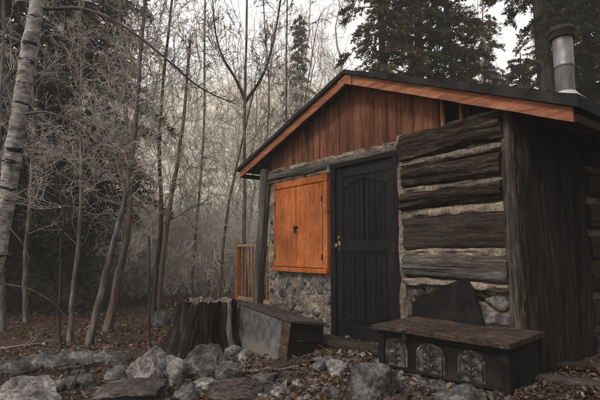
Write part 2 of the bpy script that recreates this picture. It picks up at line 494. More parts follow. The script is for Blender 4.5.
# ------------------------------------------------------------------ object bookkeeping
def tag(o, label=None, cat=None, group=None, kind=None):
    if label: o['label'] = label
    if cat: o['category'] = cat
    if group: o['group'] = group
    if kind: o['kind'] = kind
    return o


def empty(name, loc, label, cat, group=None, rotz=0):
    o = bpy.data.objects.new(name, None); COL.objects.link(o)
    o.location = tuple(float(x) for x in loc); o.rotation_euler = (0, 0, rotz); o.empty_display_size = .2
    return tag(o, label, cat, group)


def copy_tree(o, parent=None):
    c = o.copy(); COL.objects.link(c)
    if parent is not None:
        c.parent = parent
    for ch in list(o.children):
        copy_tree(ch, c)
    return c


# ------------------------------------------------------------------ the ground
def make_ground():
    u = np.concatenate([-np.geomspace(110, 8, 40), np.linspace(-7.8, 7.8, 120), np.geomspace(8, 110, 40)])
    w = np.concatenate([-np.geomspace(30, 1.0, 16), np.linspace(-.8, 12, 150), np.geomspace(12.2, 160, 80)])
    U, W = np.meshgrid(u, w, indexing='ij')
    X = CAM[0] + U * RDIR[0] + W * GDIR[0]; Y = CAM[1] + U * RDIR[1] + W * GDIR[1]
    Z = ground_z(X, Y)
    jit = np.array([mnoise.fractal(Vector((x * 1.7, y * 1.7, 0)), .9, 2.0, 4) for x, y in zip(X.ravel(), Y.ravel())]).reshape(X.shape)
    Z = Z + jit * .022 * (1 + 6 * sstep(10, 25, W))
    V = np.stack([X, Y, Z], -1).reshape(-1, 3)
    nu, nw = len(u), len(w)
    i, j = np.meshgrid(np.arange(nu - 1), np.arange(nw - 1), indexing='ij')
    a = i * nw + j
    Q = np.stack([a, a + nw, a + nw + 1, a + 1], -1).reshape(-1, 4)
    o = link_mesh('ground', V, Q, M['ground'])
    at = o.data.attributes.new('dry_glow', 'FLOAT', 'POINT')
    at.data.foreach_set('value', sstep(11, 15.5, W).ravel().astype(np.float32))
    if np.cross(V[nw] - V[0], V[1] - V[0])[2] < 0:
        o.data.flip_normals()
    tag(o, kind='structure')
    return o


make_ground()

# ------------------------------------------------------------------ the cabin
cab = empty('log_cabin', (0, 0, 0), 'small old log and stone cabin with orange shutters, black door and rust red gable', 'cabin')
# roof line in the plane of the barge boards (underside of the boards)
YB = -.20
AP = (-.10, 2.985); LE = (-2.57, 2.165); RE = (2.33, 1.965)
FH = .115


def rake(x):
    """height of the underside of the barge board at x"""
    if x < AP[0]:
        return AP[1] + (x - AP[0]) * (LE[1] - AP[1]) / (LE[0] - AP[0])
    return AP[1] + (x - AP[0]) * (RE[1] - AP[1]) / (RE[0] - AP[0])


YBACK = 4.0
WX0, WX1 = -2.02, 1.79

# stone wall: mortar face with bedded field stones
b = MB()
nx, nz = 60, 70
gx = np.linspace(WX0, -.56, nx); gz = np.linspace(-.35, 2.06, nz)
V = []
for z in gz:
    for x in gx:
        V.append((x, -.005 - .03 * mnoise.fractal(Vector((x * 5, z * 5, 3)), .8, 2.1, 4) , z))
fs = [[j * nx + i, j * nx + i + 1, (j + 1) * nx + i + 1, (j + 1) * nx + i] for j in range(nz - 1) for i in range(nx - 1)]
b.add(V, fs, 0)
rs = np.random.default_rng(5); spots = []
def bed(x0, x1, z0, z1, n, smin, smax):
    for _ in range(n * 30):
        if n <= 0: break
        s = rs.uniform(smin, smax); x = rs.uniform(x0, x1); z = rs.uniform(z0, z1)
        if all((x - a) ** 2 + ((z - c) * 1.2) ** 2 > (.86 * (s + t)) ** 2 for a, c, t in spots):
            spots.append((x, z, s)); n -= 1
            b.rock((x, .0, z), (s * rs.uniform(.95, 1.3), s * .34, s * rs.uniform(.65, 1.0)), seed=int(rs.integers(1e6)), sub=3, planes=8, amp=.22, rotz=0, mi=int(rs.choice([1, 1, 1, 2])))
bed(-1.98, -.66, -.2, .64, 46, .06, .11)
bed(-1.98, -.66, -.2, .66, 110, .03, .07)
bed(-1.97, -1.9, .7, 2.0, 9, .045, .06)
bed(-.61, -.585, .7, 2.0, 10, .03, .05)
b.build('stone_wall', [M['chink'], M['stone'], M['stone_dark']], cab, smooth=True)

# plate log over shutter and door, with mortar seams above and below
b = MB(); b.beam((-1.98, -.01, 2.105), (.56, -.01, 2.10), .12, .10, seg=40, prof=16, power=3, amp=.016, seed=3); b.build('plate_log', M['log_grey'], cab, smooth=True)
b = MB(); b.beam((-2.0, .01, 2.19), (.60, .01, 2.165), .10, .085, seg=60, prof=12, power=3, amp=.02, freq=7, seed=5)
b.beam((-2.0, .012, 2.035), (-.56, .012, 2.035), .09, .06, seg=40, prof=12, power=3, amp=.016, freq=7, seed=6)
b.beam((-.62, -.012, 2.0), (-.60, -.012, 2.2), .07, .10, side=(1, 0, 0), seg=10, prof=12, power=3, amp=.018, freq=7, seed=7)
b.beam((.33, -.02, 2.08), (.33, -.02, 2.21), .05, .10, side=(1, 0, 0), seg=10, prof=12, power=3, amp=.015, freq=7, seed=8)
b.build('mortar_seam', M['chink'], cab, smooth=True)

# the bay of logs right of the door
b = MB()
nx, nz = 70, 110
gx = np.linspace(.52, WX1, nx); gz = np.linspace(-.35, 2.28, nz)
V = [(x, .0 - .035 * mnoise.fractal(Vector((x * 4 + 9, z * 6, 7)), .8, 2.1, 4), z) for z in gz for x in gx]
fs = [[j * nx + i, j * nx + i + 1, (j + 1) * nx + i + 1, (j + 1) * nx + i] for j in range(nz - 1) for i in range(nx - 1)]
b.add(V, fs, 0)
for k, z in enumerate((.70, .995, 1.385, 1.625, 1.915)):      # smeared seams standing proud
    b.beam((.58, -.04, z), (1.70, -.04, z + .01), .10, .072 + .022 * (k == 2), seg=90, prof=12, power=2.5, amp=.020, freq=7, grain=2, seed=20 + k)
b.beam((.565, -.03, -.1), (.565, -.03, 2.24), .085, .10, side=(1, 0, 0), seg=60, prof=12, power=3, amp=.02, freq=6, grain=2, seed=41)
b.build('chinking', M['chink'], cab, smooth=True)
b = MB(); b.beam((1.742, -.035, -.3), (1.742, -.035, 2.22), .10, .11, side=(1, 0, 0), seg=70, prof=24, power=3.2, amp=.022, freq=2.5, grain=2.5, seed=40); b.build('corner_trim', M['post_brown'], cab, smooth=True)
for k, (z0, z1, key, dep, x1) in enumerate(((1.955, 2.225, 'log', .20, 1.69), (1.665, 1.885, 'log', .19, 1.67), (1.44, 1.60, 'log', .17, 1.66), (1.03, 1.345, 'log_brown', .10, 1.69), (.735, .965, 'log_grey', .15, 1.68))):
    b = MB()
    tl = (.012, -.014, .016, .004, -.012)[k]
    b.beam((.588 + .014 * (k % 2), -.02, (z0 + z1) / 2 - tl), (x1 + .025, -.02, (z0 + z1) / 2 + .01 + tl), dep + .05, z1 - z0 + .005, taper=((1, .86), (.88, 1.04), (1.08, .9), (1, .97), (.93, 1.05))[k], bow=(.012, -.012, .014, 0, .01)[k], seg=90, prof=48, power=2.5 if k != 3 else 6, amp=.026 if k != 3 else .014, freq=1.8, grain=2.6, seed=60 + k, endj=.03)
    b.build('log', M[key], cab, smooth=True)
b = MB(); rs = np.random.default_rng(15)
for (x, z, s) in ((.72, .60, .085), (.9, .52, .10), (1.08, .62, .07), (1.25, .5, .10), (1.40, .62, .085), (1.55, .56, .10), (1.62, .42, .09), (1.46, .42, .10), (.72, .40, .11), (1.0, .34, .12), (1.25, .28, .12), (1.5, .22, .12), (.75, .15, .12), (1.0, .1, .12), (1.3, .05, .13), (1.62, .08, .12)):
    b.rock((x, -.01, z), (s * 1.15, s * .6, s * .8), seed=int(rs.integers(1e6)), sub=3, mi=int(rs.choice([0, 1])))
b.build('foundation_stones', [M['stone'], M['stone_dark']], cab, smooth=True)

# gable planks
b = MB(); x = -2.02; k = 0; rs = np.random.default_rng(8)
while x < 1.04:
    w = rs.uniform(.17, .24); x1 = min(x + w, 1.045)
    zb = 2.195 + rs.uniform(-.008, .008); y0 = -.028 + rs.uniform(-.005, .005)
    za, zc = rake(x + .004) + .06, rake(x1 - .004) + .06
    poly = [(x + .004, zb), (x1 - .004, zb), (x1 - .004, zc)]
    if x < AP[0] < x1: poly.append((AP[0], AP[1] + .06))
    poly.append((x + .004, za))
    b.prism(poly, y0, y0 + .022); x = x1; k += 1
b.build('gable_cladding', M['gable'], cab)
b = MB()
b.prism([(1.30, 2.25), (1.79, 2.25), (1.79, rake(1.79) + .06), (1.30, rake(1.30) + .06)], .03, .05)
b.build('gable_backing', M['side'], cab); b = MB()
b.prism([(1.05, 2.25), (1.30, 2.25), (1.30, rake(1.30) + .06), (1.05, rake(1.05) + .06)], .30, .32)
b.build('gable_backing', M['side'], cab)
for xx in (1.075, 1.285):
    b = MB(); b.beam((xx, -.02, 2.235), (xx, -.02, rake(xx) + .03), .04, .05, side=(1, 0, 0), seg=4, prof=8, amp=.003); b.build('gable_stud', M['rail'], cab)

# barge boards, roof
for s, E in ((-1, LE), (1, RE)):
    b = MB(); n = 24
    for i in range(n):
        t0, t1 = i / n, (i + 1) / n
        P = []
        for t in (t0, t1):
            x_ = AP[0] + (E[0] - AP[0]) * t; z_ = AP[1] + (E[1] - AP[1]) * t
            j0 = .006 * mnoise.noise(Vector((x_ * 3, 2 + s, 1)))
            P.append((x_, z_ + j0))
        (xa, za), (xb, zb) = P
        if s < 0: (xa, za), (xb, zb) = (xb, zb), (xa, za)
        b.prism([(xa, za), (xb, zb), (xb, zb + FH), (xa, za + FH)], YB - .012, YB + .012)
    b.build('barge_board', M['fascia'], cab)
b = MB(); b.prism([(AP[0] - .13, AP[1] - .055), (AP[0], AP[1] - .005), (AP[0] + .10, AP[1] - .05), (AP[0] + .10, AP[1] + FH - .055), (AP[0], AP[1] + FH - .01), (AP[0] - .13, AP[1] + FH - .055)], YB - .03, YB - .0135)
b.build('apex_plate', M['fascia'], cab)


def roof_mb(E, x_ext):
    b = MB(); n = 30; s = 1 if E is RE else -1
    sl = (E[1] - AP[1]) / (E[0] - AP[0])
    ys = np.linspace(YB - .05, YBACK + .3, 20)
    top, bot = [], []
    for y in ys:
        for i in range(n + 1):
            t = i / n
            x_ = AP[0] + (E[0] + x_ext * s - AP[0]) * t
            z_ = AP[1] + FH + sl * (x_ - AP[0]) + .003
            sag = .012 * mnoise.noise(Vector((x_ * 2.5, y * 1.5, 4))) + (.008 * mnoise.noise(Vector((x_ * 9, y * 3, 4))))
            bot.append((x_, y, z_ + (0 if y < 0 else 0))); top.append((x_, y, z_ + .05 + .05 * t * (s > 0) + sag))
    m = n + 1; k = len(top); rows = len(ys)
    fs = []
    for j in range(rows - 1):
        for i in range(n):
            a = j * m + i
            q = [a, a + 1, a + 1 + m, a + m]
            fs.append(q if s > 0 else q[::-1]); q2 = [z + k for z in q]; fs.append(q2[::-1] if s > 0 else q2)
    for i in range(n):
        fs.append([i, i + k, i + 1 + k, i + 1]); a = (rows - 1) * m + i; fs.append([a, a + 1, a + 1 + k, a + k])
    for j in range(rows - 1):
        for i in (0, n):
            a = j * m + i; fs.append([a, a + m, a + m + k, a + k])
    b.add(top + bot, fs)
    return b


roof = roof_mb(LE, .05).build('roof', M['roof'], cab)
roof_mb(RE, .05).build('roof', M['roof'], cab)
for E in (LE, RE):      # boards under the overhang and the eave fascia
    b = MB(); sl = (E[1] - AP[1]) / (E[0] - AP[0]); s = 1 if E is RE else -1
    nb = 14
    for i in range(nb):
        xa = AP[0] + (E[0] - AP[0]) * i / nb + .004 * s; xb = AP[0] + (E[0] - AP[0]) * (i + 1) / nb - .004 * s
        if s < 0: xa, xb = xb, xa
        za, zb = AP[1] + sl * (xa - AP[0]) + FH - .03, AP[1] + sl * (xb - AP[0]) + FH - .03
        b.prism([(xa, za), (xb, zb), (xb, zb + .024), (xa, za + .024)], YB + .014, YBACK + .25)
    b.build('soffit', M['soffit'], cab)
    b = MB(); b.box(E[0] - .02, E[0] + .02, YB + .016, YBACK + .25, E[1] - .0, E[1] + FH - .05); b.build('eave_board', M['soffit'], cab)
    for i in range(5):
        b = MB(); y = .35 + i * .85
        x0 = (WX0 if s < 0 else WX1) - .15 * s; x1 = E[0] - .03 * s
        b.beam((x0, y, AP[1] + sl * (x0 - AP[0]) + FH - .09), (x1, y, AP[1] + sl * (x1 - AP[0]) + FH - .09), .05, .10, seg=2, prof=8)
        b.build('rafter_tail', M['soffit'], cab)

# side and back walls
b = MB()
for k, (ya, yb_, th) in enumerate(((.0, .60, .13), (.605, 1.0, .09), (1.005, 1.28, .11))):
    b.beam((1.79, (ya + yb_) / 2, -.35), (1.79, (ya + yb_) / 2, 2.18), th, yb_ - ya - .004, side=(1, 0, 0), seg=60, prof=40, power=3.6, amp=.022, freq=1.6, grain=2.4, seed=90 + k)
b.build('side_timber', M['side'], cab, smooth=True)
b = MB()
nx, nz = 50, 60
V = [(1.76 + .03 * mnoise.fractal(Vector((y * 4 + 3, z * 6, 9)), .8, 2.1, 4), y, z) for z in np.linspace(-.35, 2.2, nz) for y in np.linspace(1.28, YBACK, nx)]
fs = [[j * nx + i, j * nx + i + 1, (j + 1) * nx + i + 1, (j + 1) * nx + i] for j in range(nz - 1) for i in range(nx - 1)]
b.add(V, fs); b.build('side_chinking', M['chink'], cab, smooth=True)
for k, z in enumerate((.05, .38, .72, 1.04, 1.38, 1.72, 2.04)):
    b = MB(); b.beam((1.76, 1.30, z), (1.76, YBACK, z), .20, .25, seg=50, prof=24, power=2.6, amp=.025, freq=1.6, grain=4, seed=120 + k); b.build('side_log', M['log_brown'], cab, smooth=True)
b = MB(); b.box(WX0, WX0 + .12, .08, YBACK, -.35, 2.25); b.box(WX0 + .125, WX1 - .06, YBACK - .12, YBACK, -.35, 2.2)
b.prism([(WX0 + .13, 2.205), (WX1 - .06, 2.205), (WX1 - .06, rake(1.73)), (AP[0], AP[1]), (WX0 + .13, rake(WX0 + .13))], YBACK - .10, YBACK - .02)
b.build('rear_wall', M['log_grey'], cab)

# corner post
b = MB(); b.beam((-2.26, -.08, -.33), (-2.045, -.06, 2.24), .145, .13, side=(1, 0, 0), seg=40, prof=20, power=4, amp=.014, freq=1.5, grain=3, seed=31); b.build('corner_post', M['post'], cab, smooth=True)

# door
b = MB(); b.box(-.565, -.475, -.075, .05, -.12, 2.03); b.box(.455, .525, -.075, .05, -.12, 2.03); b.box(-.565, .525, -.078, .05, 2.032, 2.095); b.box(-.565, .525, -.10, .05, -.16, .0)
b.build('door_frame', M['door_frame'], cab)
b = MB(); b.box(-.47, .45, -.03, .02, .006, 2.028)
for z0, z1 in ((.006, .16), (1.0, 1.14), (1.90, 2.026)): b.box(-.468, .448, -.040, -.0305, z0, z1)
b.box(-.469, -.37, -.0485, -.031, .162, 1.898); b.box(.35, .449, -.0485, -.031, .162, 1.898)
for x in (-.20, -.02, .16): b.box(x - .012, x + .012, -.046, -.031, .165, .995, .004); b.box(x - .012, x + .012, -.046, -.031, 1.145, 1.895, .004)
door = b.build('door', M['door'], cab)
b = MB()
b.tube([(-.36 + .70 * t, -.052, 1.76 + .10 * math.sin(math.pi * t)) for t in np.linspace(0, 1, 17)], [.007] * 17, 8)
b.tube([(-.36 + .70 * t, -.052, .30 - .08 * math.sin(math.pi * t)) for t in np.linspace(0, 1, 17)], [.007] * 17, 8)
for x in np.linspace(-.33, .31, 9):
    t = (x + .36) / .7
    b.tube([(x, -.052, .30 - .08 * math.sin(math.pi * t)), (x, -.052, 1.0)], [.006, .006], 6)
    b.tube([(x, -.052, 1.14), (x, -.052, 1.76 + .10 * math.sin(math.pi * t))], [.006, .006], 6)
b.build('security_bars', M['door'], door, smooth=True)
b = MB(); b.tube([(-.425, -.05, 1.07), (-.425, -.075, 1.07), (-.425, -.08, 1.07), (-.425, -.105, 1.07), (-.425, -.118, 1.07)], [.016, .014, .026, .028, .012], 14)
b.tube([(-.425, -.0495, 1.17), (-.425, -.062, 1.17)], [.024, .022], 14); b.box(-.447, -.403, -.0545, -.0487, 1.01, 1.13, .002)
b.build('handle', M['brass'], door, smooth=True)
for z in (.25, 1.05, 1.8):
    b = MB(); b.tube([(.452, -.058, z - .05), (.452, -.058, z + .05)], [.009, .009], 8); b.build('hinge', M['brass'] if z == 1.05 else M['iron'], door, smooth=True)

# shutters
sh0, sh1, sz0, sz1 = -1.83, -.64, .72, 1.995
b = MB(); b.box(sh0, sh1, -.062, .02, 1.90, sz1); b.box(sh1 - .085, sh1, -.060, .02, sz0 + .062, 1.898); b.box(sh0, sh0 + .03, -.060, .02, sz0 + .062, 1.898); b.box(sh0 - .01, sh1 + .01, -.085, .02, sz0, sz0 + .06)
b.box(sh0 + .032, sh1 - .087, -.03, .02, sz0 + .062, 1.898)
b.build('shutter_frame', M['orange_frame'], cab)
xm = -1.295
for xa, xb in ((sh0 + .034, xm - .006), (xm + .006, sh1 - .098)):
    b = MB(); b.box(xa, xb, -.058, -.033, sz0 + .068, 1.892, .005); s_ = b.build('shutter', M['orange'], cab)
    for hz_ in (.93, 1.68):
        b = MB(); xo = xa if xb < xm else xb; b.box(xo - .012, xo + .012, -.066, -.0585, hz_ - .035, hz_ + .035, .002); b.build('hinge', M['iron'], s_)
    if xb < xm:
        b = MB(); b.box(xb - .05, xb + .055, -.068, -.0588, 1.315, 1.345, .002); b.tube([(xb + .01, -.066, 1.33), (xb + .01, -.085, 1.33), (xb + .01, -.09, 1.29)], [.012, .012, .008], 8)
        b.box(xb - .012, xb + .035, -.083, -.0685, 1.255, 1.305, .004); b.build('latch', M['iron'], s_)

# stove pipe through the right slope
pc = np.array([1.52, 1.76]); rz = AP[1] + FH + (RE[1] - AP[1]) / (RE[0] - AP[0]) * (pc[0] - AP[0]) + .05
pr = .106
def ring_tube(b, prof, sides=28, mi=0):
    b.tube([(pc[0], pc[1], z) for z, r in prof], [r for z, r in prof], sides, mi)
ztop = 3.545
b = MB(); ring_tube(b, [(rz - .25, pr - .006), (rz + .70, pr - .006)], mi=0); ring_tube(b, [(rz + .68, pr), (rz + .69, pr + .004), (rz + .705, pr), (ztop - .06, pr), (ztop - .05, pr + .003)], mi=1)
pipe = b.build('stove_pipe', [M['pipe_old'], M['pipe']], cab, smooth=True)
b = MB(); ring_tube(b, [(ztop - .055, pr + .02), (ztop - .05, pr + .032), (ztop + .015, pr + .036), (ztop + .02, pr + .045), (ztop + .05, pr + .045), (ztop + .06, pr + .03), (ztop + .085, pr + .02), (ztop + .11, .04)]); b.build('pipe_cap', M['pipe_cap'], pipe, smooth=True)
b = MB(); ring_tube(b, [(rz - .05, pr + .26), (rz + .20, pr + .17), (rz + .31, pr + .05), (rz + .36, pr + .012), (rz + .375, pr + .002)]); b.build('flashing', M['flash'], pipe, smooth=True)

# ------------------------------------------------------------------ things by the cabin
# carved chest used as a bench
cx0, cy0 = .89, -.80; rot = math.radians(6.0)
chest = empty('wooden_chest', (cx0, cy0, ground_z(1.4, -.6)), 'long dark wooden chest with worn lid and three faded arched panels below the log wall', 'chest', rotz=rot)
CW, CD, CH = 1.10, .66, .335
b = MB(); b.box(0, CW, .02, CD, .02, CH)
b.box(-.012, .05, .004, .055, 0.0, CH); b.box(CW - .05, CW + .012, .004, .055, 0, CH); b.box(-.012, .05, CD - .05, CD + .005, 0, CH); b.box(CW - .05, CW + .012, CD - .05, CD + .005, 0, CH)
b.box(.052, CW - .052, .006, .019, CH - .05, CH - .003); b.box(.052, CW - .052, .006, .019, .022, .055)
b.build('body', M['chest'], chest)
b = MB(); nx, ny = 50, 30
V = []; 
for sd in (0, 1):
    for j in range(ny):
        for i in range(nx):
            x = -.04 + (CW + .08) * i / (nx - 1); y = -.045 + (CD + .06) * j / (ny - 1)
            V.append((x, y, (CH + .038 + .006 * mnoise.noise(Vector((x * 6, y * 9, 1)))) if sd else CH + .004))
fs = []
for j in range(ny - 1):
    for i in range(nx - 1):
        a = j * nx + i; q = [a, a + 1, a + 1 + nx, a + nx]
        fs.append(q[::-1]); fs.append([z + nx * ny for z in q])
k = nx * ny
for i in range(nx - 1):
    fs.append([i, i + 1, i + 1 + k, i + k]); a = (ny - 1) * nx + i; fs.append([a + 1, a, a + k, a + 1 + k])
for j in range(ny - 1):
    a = j * nx; fs.append([a + nx, a, a + k, a + nx + k]); a = j * nx + nx - 1; fs.append([a, a + nx, a + nx + k, a + k])
b.add(V, fs); lid = b.build('lid', M['chest_top'], chest)
b = MB(); b.box(.28, .31, -.062, -.0465, CH - .03, CH + .03, .003); b.box(.275, .315, -.058, .0035, CH - .055, CH - .031, .003); b.build('hasp', M['iron'], lid)
for cxp in (.17, .49, .83):
    b = MB(); hw, zb, zs = (.128 if cxp == .49 else .108), .026, .18
    for lay, (sh, yy, dy) in enumerate(((0, .0125, .006), (.022, .008, .004))):
        w = hw - sh
        out = [(cxp - w, zb + sh), (cxp + w, zb + sh)] + [(cxp + w * math.cos(a), zs + (.10 - sh) * math.sin(a)) for a in np.linspace(0, math.pi, 13)]
        b.prism(out, yy, yy + dy)
    # carved stem, leaves and a rim line standing out dark on the faded arch
    b.tube([(cxp, .0075, zb + .03), (cxp, .0065, zs + .07)], [.006, .004], 6, mi=1)
    for sgn in (-1, 1):
        for z0, ln in {.17: ((.075, .055), (.13, .06), (.185, .05), (.235, .03)), .49: ((.07, .06), (.10, .07), (.14, .06), (.18, .066), (.215, .05), (.25, .03)), .83: ((.085, .045), (.125, .06), (.165, .05), (.21, .04), (.24, .034))}[cxp]:
            z0 += .008 * sgn * math.sin(cxp * 40 + z0 * 90)
            b.tube([(cxp, .0065, z0 - .01), (cxp + sgn * ln * .5, .006, z0 + .022), (cxp + sgn * ln, .0065, z0 + .014)], [.004, .008, .002], 6, mi=1)
    w_ = hw - .022
    b.tube([(cxp - w_, .0075, zb + .02), (cxp - w_, .0075, zs)] + [(cxp + w_ * math.cos(a), .0075, zs + (.10 - .022) * math.sin(a)) for a in np.linspace(math.pi, 0, 13)] + [(cxp + w_, .0075, zb + .02)], [.004] * 16, 6, mi=1)
    b.build('arched_panel', [M['motif'], M['motif_dark']], chest)

# dark peaked board leaning on the wall behind the chest
p_ = [(412, 322), (413, 302), (440, 287.5), (466, 277.5), (474, 290), (485, 322)]
b = MB(); yb = -.13
def onY(px, py, Y):
    d = pix(px, py, 1) - CAM; return CAM + d * ((Y - CAM[1]) / d[1])
pts = [onY(a, c, yb) for a, c in p_]
gz0 = float(ground_z(1.0, -.14))
pts[0][2] = gz0; pts[-1][2] = gz0
pts[0][0] -= .03; pts[-1][0] += .10
poly = [(p[0], p[2]) for p in pts]; poly = [poly[0], poly[-1], poly[-2], poly[-3], poly[-4], poly[-5]]
b.prism(poly, yb - .012, yb + .014)
org = (1.0, yb, gz0)
o = b.build('leaning_board', M['slab_dark'], None, origin=org); o.location = org
tag(o, 'dark peaked board leaning on the log wall behind the carved chest', 'board')

# grey faced storage box by the post
bx = empty('storage_box', (-1.63, -.83, -.16), 'low wooden box faced with grey weathered sheet, brown at one end, by the stone wall', 'box', rotz=math.radians(-7))
bx.rotation_euler = (math.radians(-7), math.radians(2.2), math.radians(-7))
BW, BD, BH = 1.42, .42, .51
b = MB(); b.box(0.002, BW, .004, BD, 0, BH - .03); b.build('body', M['box_dark'], bx)
b = MB(); b.box(-.004, BW * .88, -.012, .002, -.03, BH - .034, .003); b.build('front_panel', M['box_face'], bx)
b = MB(); b.box(BW * .882, BW + .006, -.011, .002, .06, BH - .034, .003); b.prism([(BW * .88, -.03), (BW + .004, -.03), (BW + .004, .057), (BW * .88, .057)], -.0105, .002); b.build('end_panel', M['box_brown'], bx)
b = MB(); b.beam((-.03, BD / 2, BH - .015), (BW + .03, BD / 2, BH - .015), BD + .03, .022, seg=24, prof=16, power=14, amp=.004, seed=4); b.build('lid', M['box_lid'], bx, smooth=True)
b = MB(); b.tube([(BW + .001, .10, .30), (BW + .03, .12, .31), (BW + .03, .30, .31), (BW + .001, .32, .30)], [.008] * 4, 8); b.build('handle', M['iron'], bx, smooth=True)

# small wooden railing behind the post
rl = empty('wooden_railing', (-3.82, .5, ground_z(-3.8, .5)), 'short orange wood railing with thin upright bars left of the cabin post', 'railing')
RH = 1.13 - float(ground_z(-3.8, .5)); RW = 1.15
b = MB(); b.beam((0, 0, -.05), (0, 0, RH + .02), .09, .09, side=(1, 0, 0), seg=6, prof=12, power=10, amp=.003); b.build('post', M['rail'], rl)
b = MB(); b.beam((RW, 0, -.05), (RW, 0, RH + .02), .09, .09, side=(1, 0, 0), seg=6, prof=12, power=10, amp=.003, seed=2); b.build('post', M['rail'], rl)
b = MB(); b.beam((.047, 0, RH - .03), (RW - .047, 0, RH - .03), .09, .045, seg=6, prof=12, power=10, amp=.003); b.build('top_rail', M['rail_pale'], rl)
b = MB(); b.beam((.047, 0, .37), (RW - .047, 0, .37), .06, .07, seg=6, prof=12, power=10, amp=.003); b.build('bottom_rail', M['rail_pale'], rl)
for i in range(8):
    x = .16 + i * .118
    b = MB(); b.beam((x, 0, .407), (x, 0, RH - .054), .026, .026, side=(1, 0, 0), seg=3, prof=8, power=8); b.build('baluster', M['rail'], rl)

# tree stump
sp_, sd_ = hit(198, 354)
stump_o = empty('tree_stump', sp_, 'broad dark rotting tree stump with flared roots beside the grey box', 'stump')
def stump_mesh():
    R = np.random.default_rng(3); n, m = 180, 50
    Ht = .66; V = []
    ridg = R.uniform(0, 6.28, 12)
    for i in range(m + 1):
        t = i / m
        for j in range(n):
            a = 2 * math.pi * j / n
            rid = sum(math.cos(a * k + ridg[k]) * w for k, w in ((3, .05), (5, .06), (7, .04), (9, .03)))
            fl = (1 - t) ** 2.2
            r = .30 + (.18 + .26 * max(0, math.cos(a - 4.0)) ** 2) * fl + rid * (.5 + 1.1 * fl) + .07 * mnoise.fractal(Vector((math.cos(a) * 4, math.sin(a) * 4, t * .8)), .75, 2.3, 6) - .05 * max(0, 1 - abs(((a - 4.75 + 3.14) % 6.28) - 3.14 + .15 * t) * 9) - .04 * max(0, 1 - abs(((a - 5.4 + 3.14) % 6.28) - 3.14 - .1 * t) * 12) + .005 * math.sin(a * 31 + 6 * mnoise.noise(Vector((a * 3, t * 2, 0))))
            lean = .09 * t
            top = Ht + .07 * mnoise.noise(Vector((math.cos(a) * 3, math.sin(a) * 3, 5))) + .02 * mnoise.noise(Vector((math.cos(a) * 11, math.sin(a) * 11, 2)))
            V.append((math.cos(a) * r * 1.08 + lean * .61, math.sin(a) * r * .98 + lean * .79, -.12 + (top + .12) * t))
    fs = [[i * n + j, i * n + (j + 1) % n, (i + 1) * n + (j + 1) % n, (i + 1) * n + j] for i in range(m) for j in range(n)]
    b = MB(); b.add(V, fs); b.build('stump_body', M['stump'], stump_o, smooth=True)
    b = MB(); top = V[m * n:]; cv = []
    for k, s in enumerate((1.02, .86, .72, .4, .12)):
        for (x, y, z) in top:
            cv.append((x * s, y * s, z + (.004, -.01, -.08, -.12, -.13)[k] + .012 * mnoise.noise(Vector((x * s * 14, y * s * 14, k)))))
    fs = [[i * n + j, i * n + (j + 1) % n, (i + 1) * n + (j + 1) % n, (i + 1) * n + j] for i in range(4) for j in range(n)]
    fs.append([4 * n + j for j in range(n)])
    b.add(cv, fs); b.build('cut_face', M['stump_cut'], stump_o, smooth=True)
stump_mesh()
# bare split root standing beside the stump
b = MB(); p0 = pix(233, 352, sd_ - .35); p0[2] = ground_z(p0[0], p0[1]) - .05; p1 = pix(228, 301, sd_ - .25)
b.tube([p0 + (p1 - p0) * t + np.array([.012 * math.sin(9 * t), .012 * math.cos(7 * t), 0]) for t in np.linspace(0, 1, 9)], [.05, .042, .04, .034, .04, .03, .028, .03, .018], 10)
o = b.build('dead_stick', M['bark_grey'], None, smooth=True, origin=p0); o.location = p0
tag(o, 'pale barkless stick standing between the stump and the grey box', 'stick')

# planks on the ground at the foot of the side wall
for k, (a0, a1, dd0, dd1, w, lab) in enumerate(((520, 640, 4.15, 3.9, .16, 'weathered plank lying on the ground, nearest the cabin side wall'), (512, 640, 3.75, 3.35, .14, 'pale weathered plank lying on the ground beyond the chest end, nearer than the other plank'))):
    q0 = col_at(a0, dd0); q1 = col_at(a1, dd1)
    b = MB(); q0[2] += .03; q1[2] += .035
    b.beam(q0, q1, w, .045, seg=20, prof=16, power=8, amp=.008, seed=70 + k, endj=.03)
    o = b.build('old_plank', M['log_grey'] if k else M['log_brown'], None, smooth=True, origin=q0); o.location = q0
    tag(o, lab, 'plank')
# doorstep board
b = MB(); q0 = np.array([-.50, -.34, .01]); b.beam(q0, (.62, -.34, .02), .30, .06, seg=24, prof=16, power=8, amp=.008, seed=77, endj=.02)
o = b.build('doorstep', M['log_brown'], None, smooth=True, origin=q0); o.location = q0; tag(o, 'dark worn board lying as a doorstep below the black door', 'doorstep')
b = MB(); q0, _ = hit(282, 367); q1, _ = hit(312, 365); q0[2] += .02; q1[2] += .02
b.beam(q0, q1, .10, .035, seg=10, prof=12, power=6, amp=.008, seed=79, endj=.02); o = b.build('plank_offcut', M['box_brown'], None, smooth=True, origin=q0); o.location = q0
tag(o, 'short dark plank offcut lying at the front corner of the grey box', 'plank')

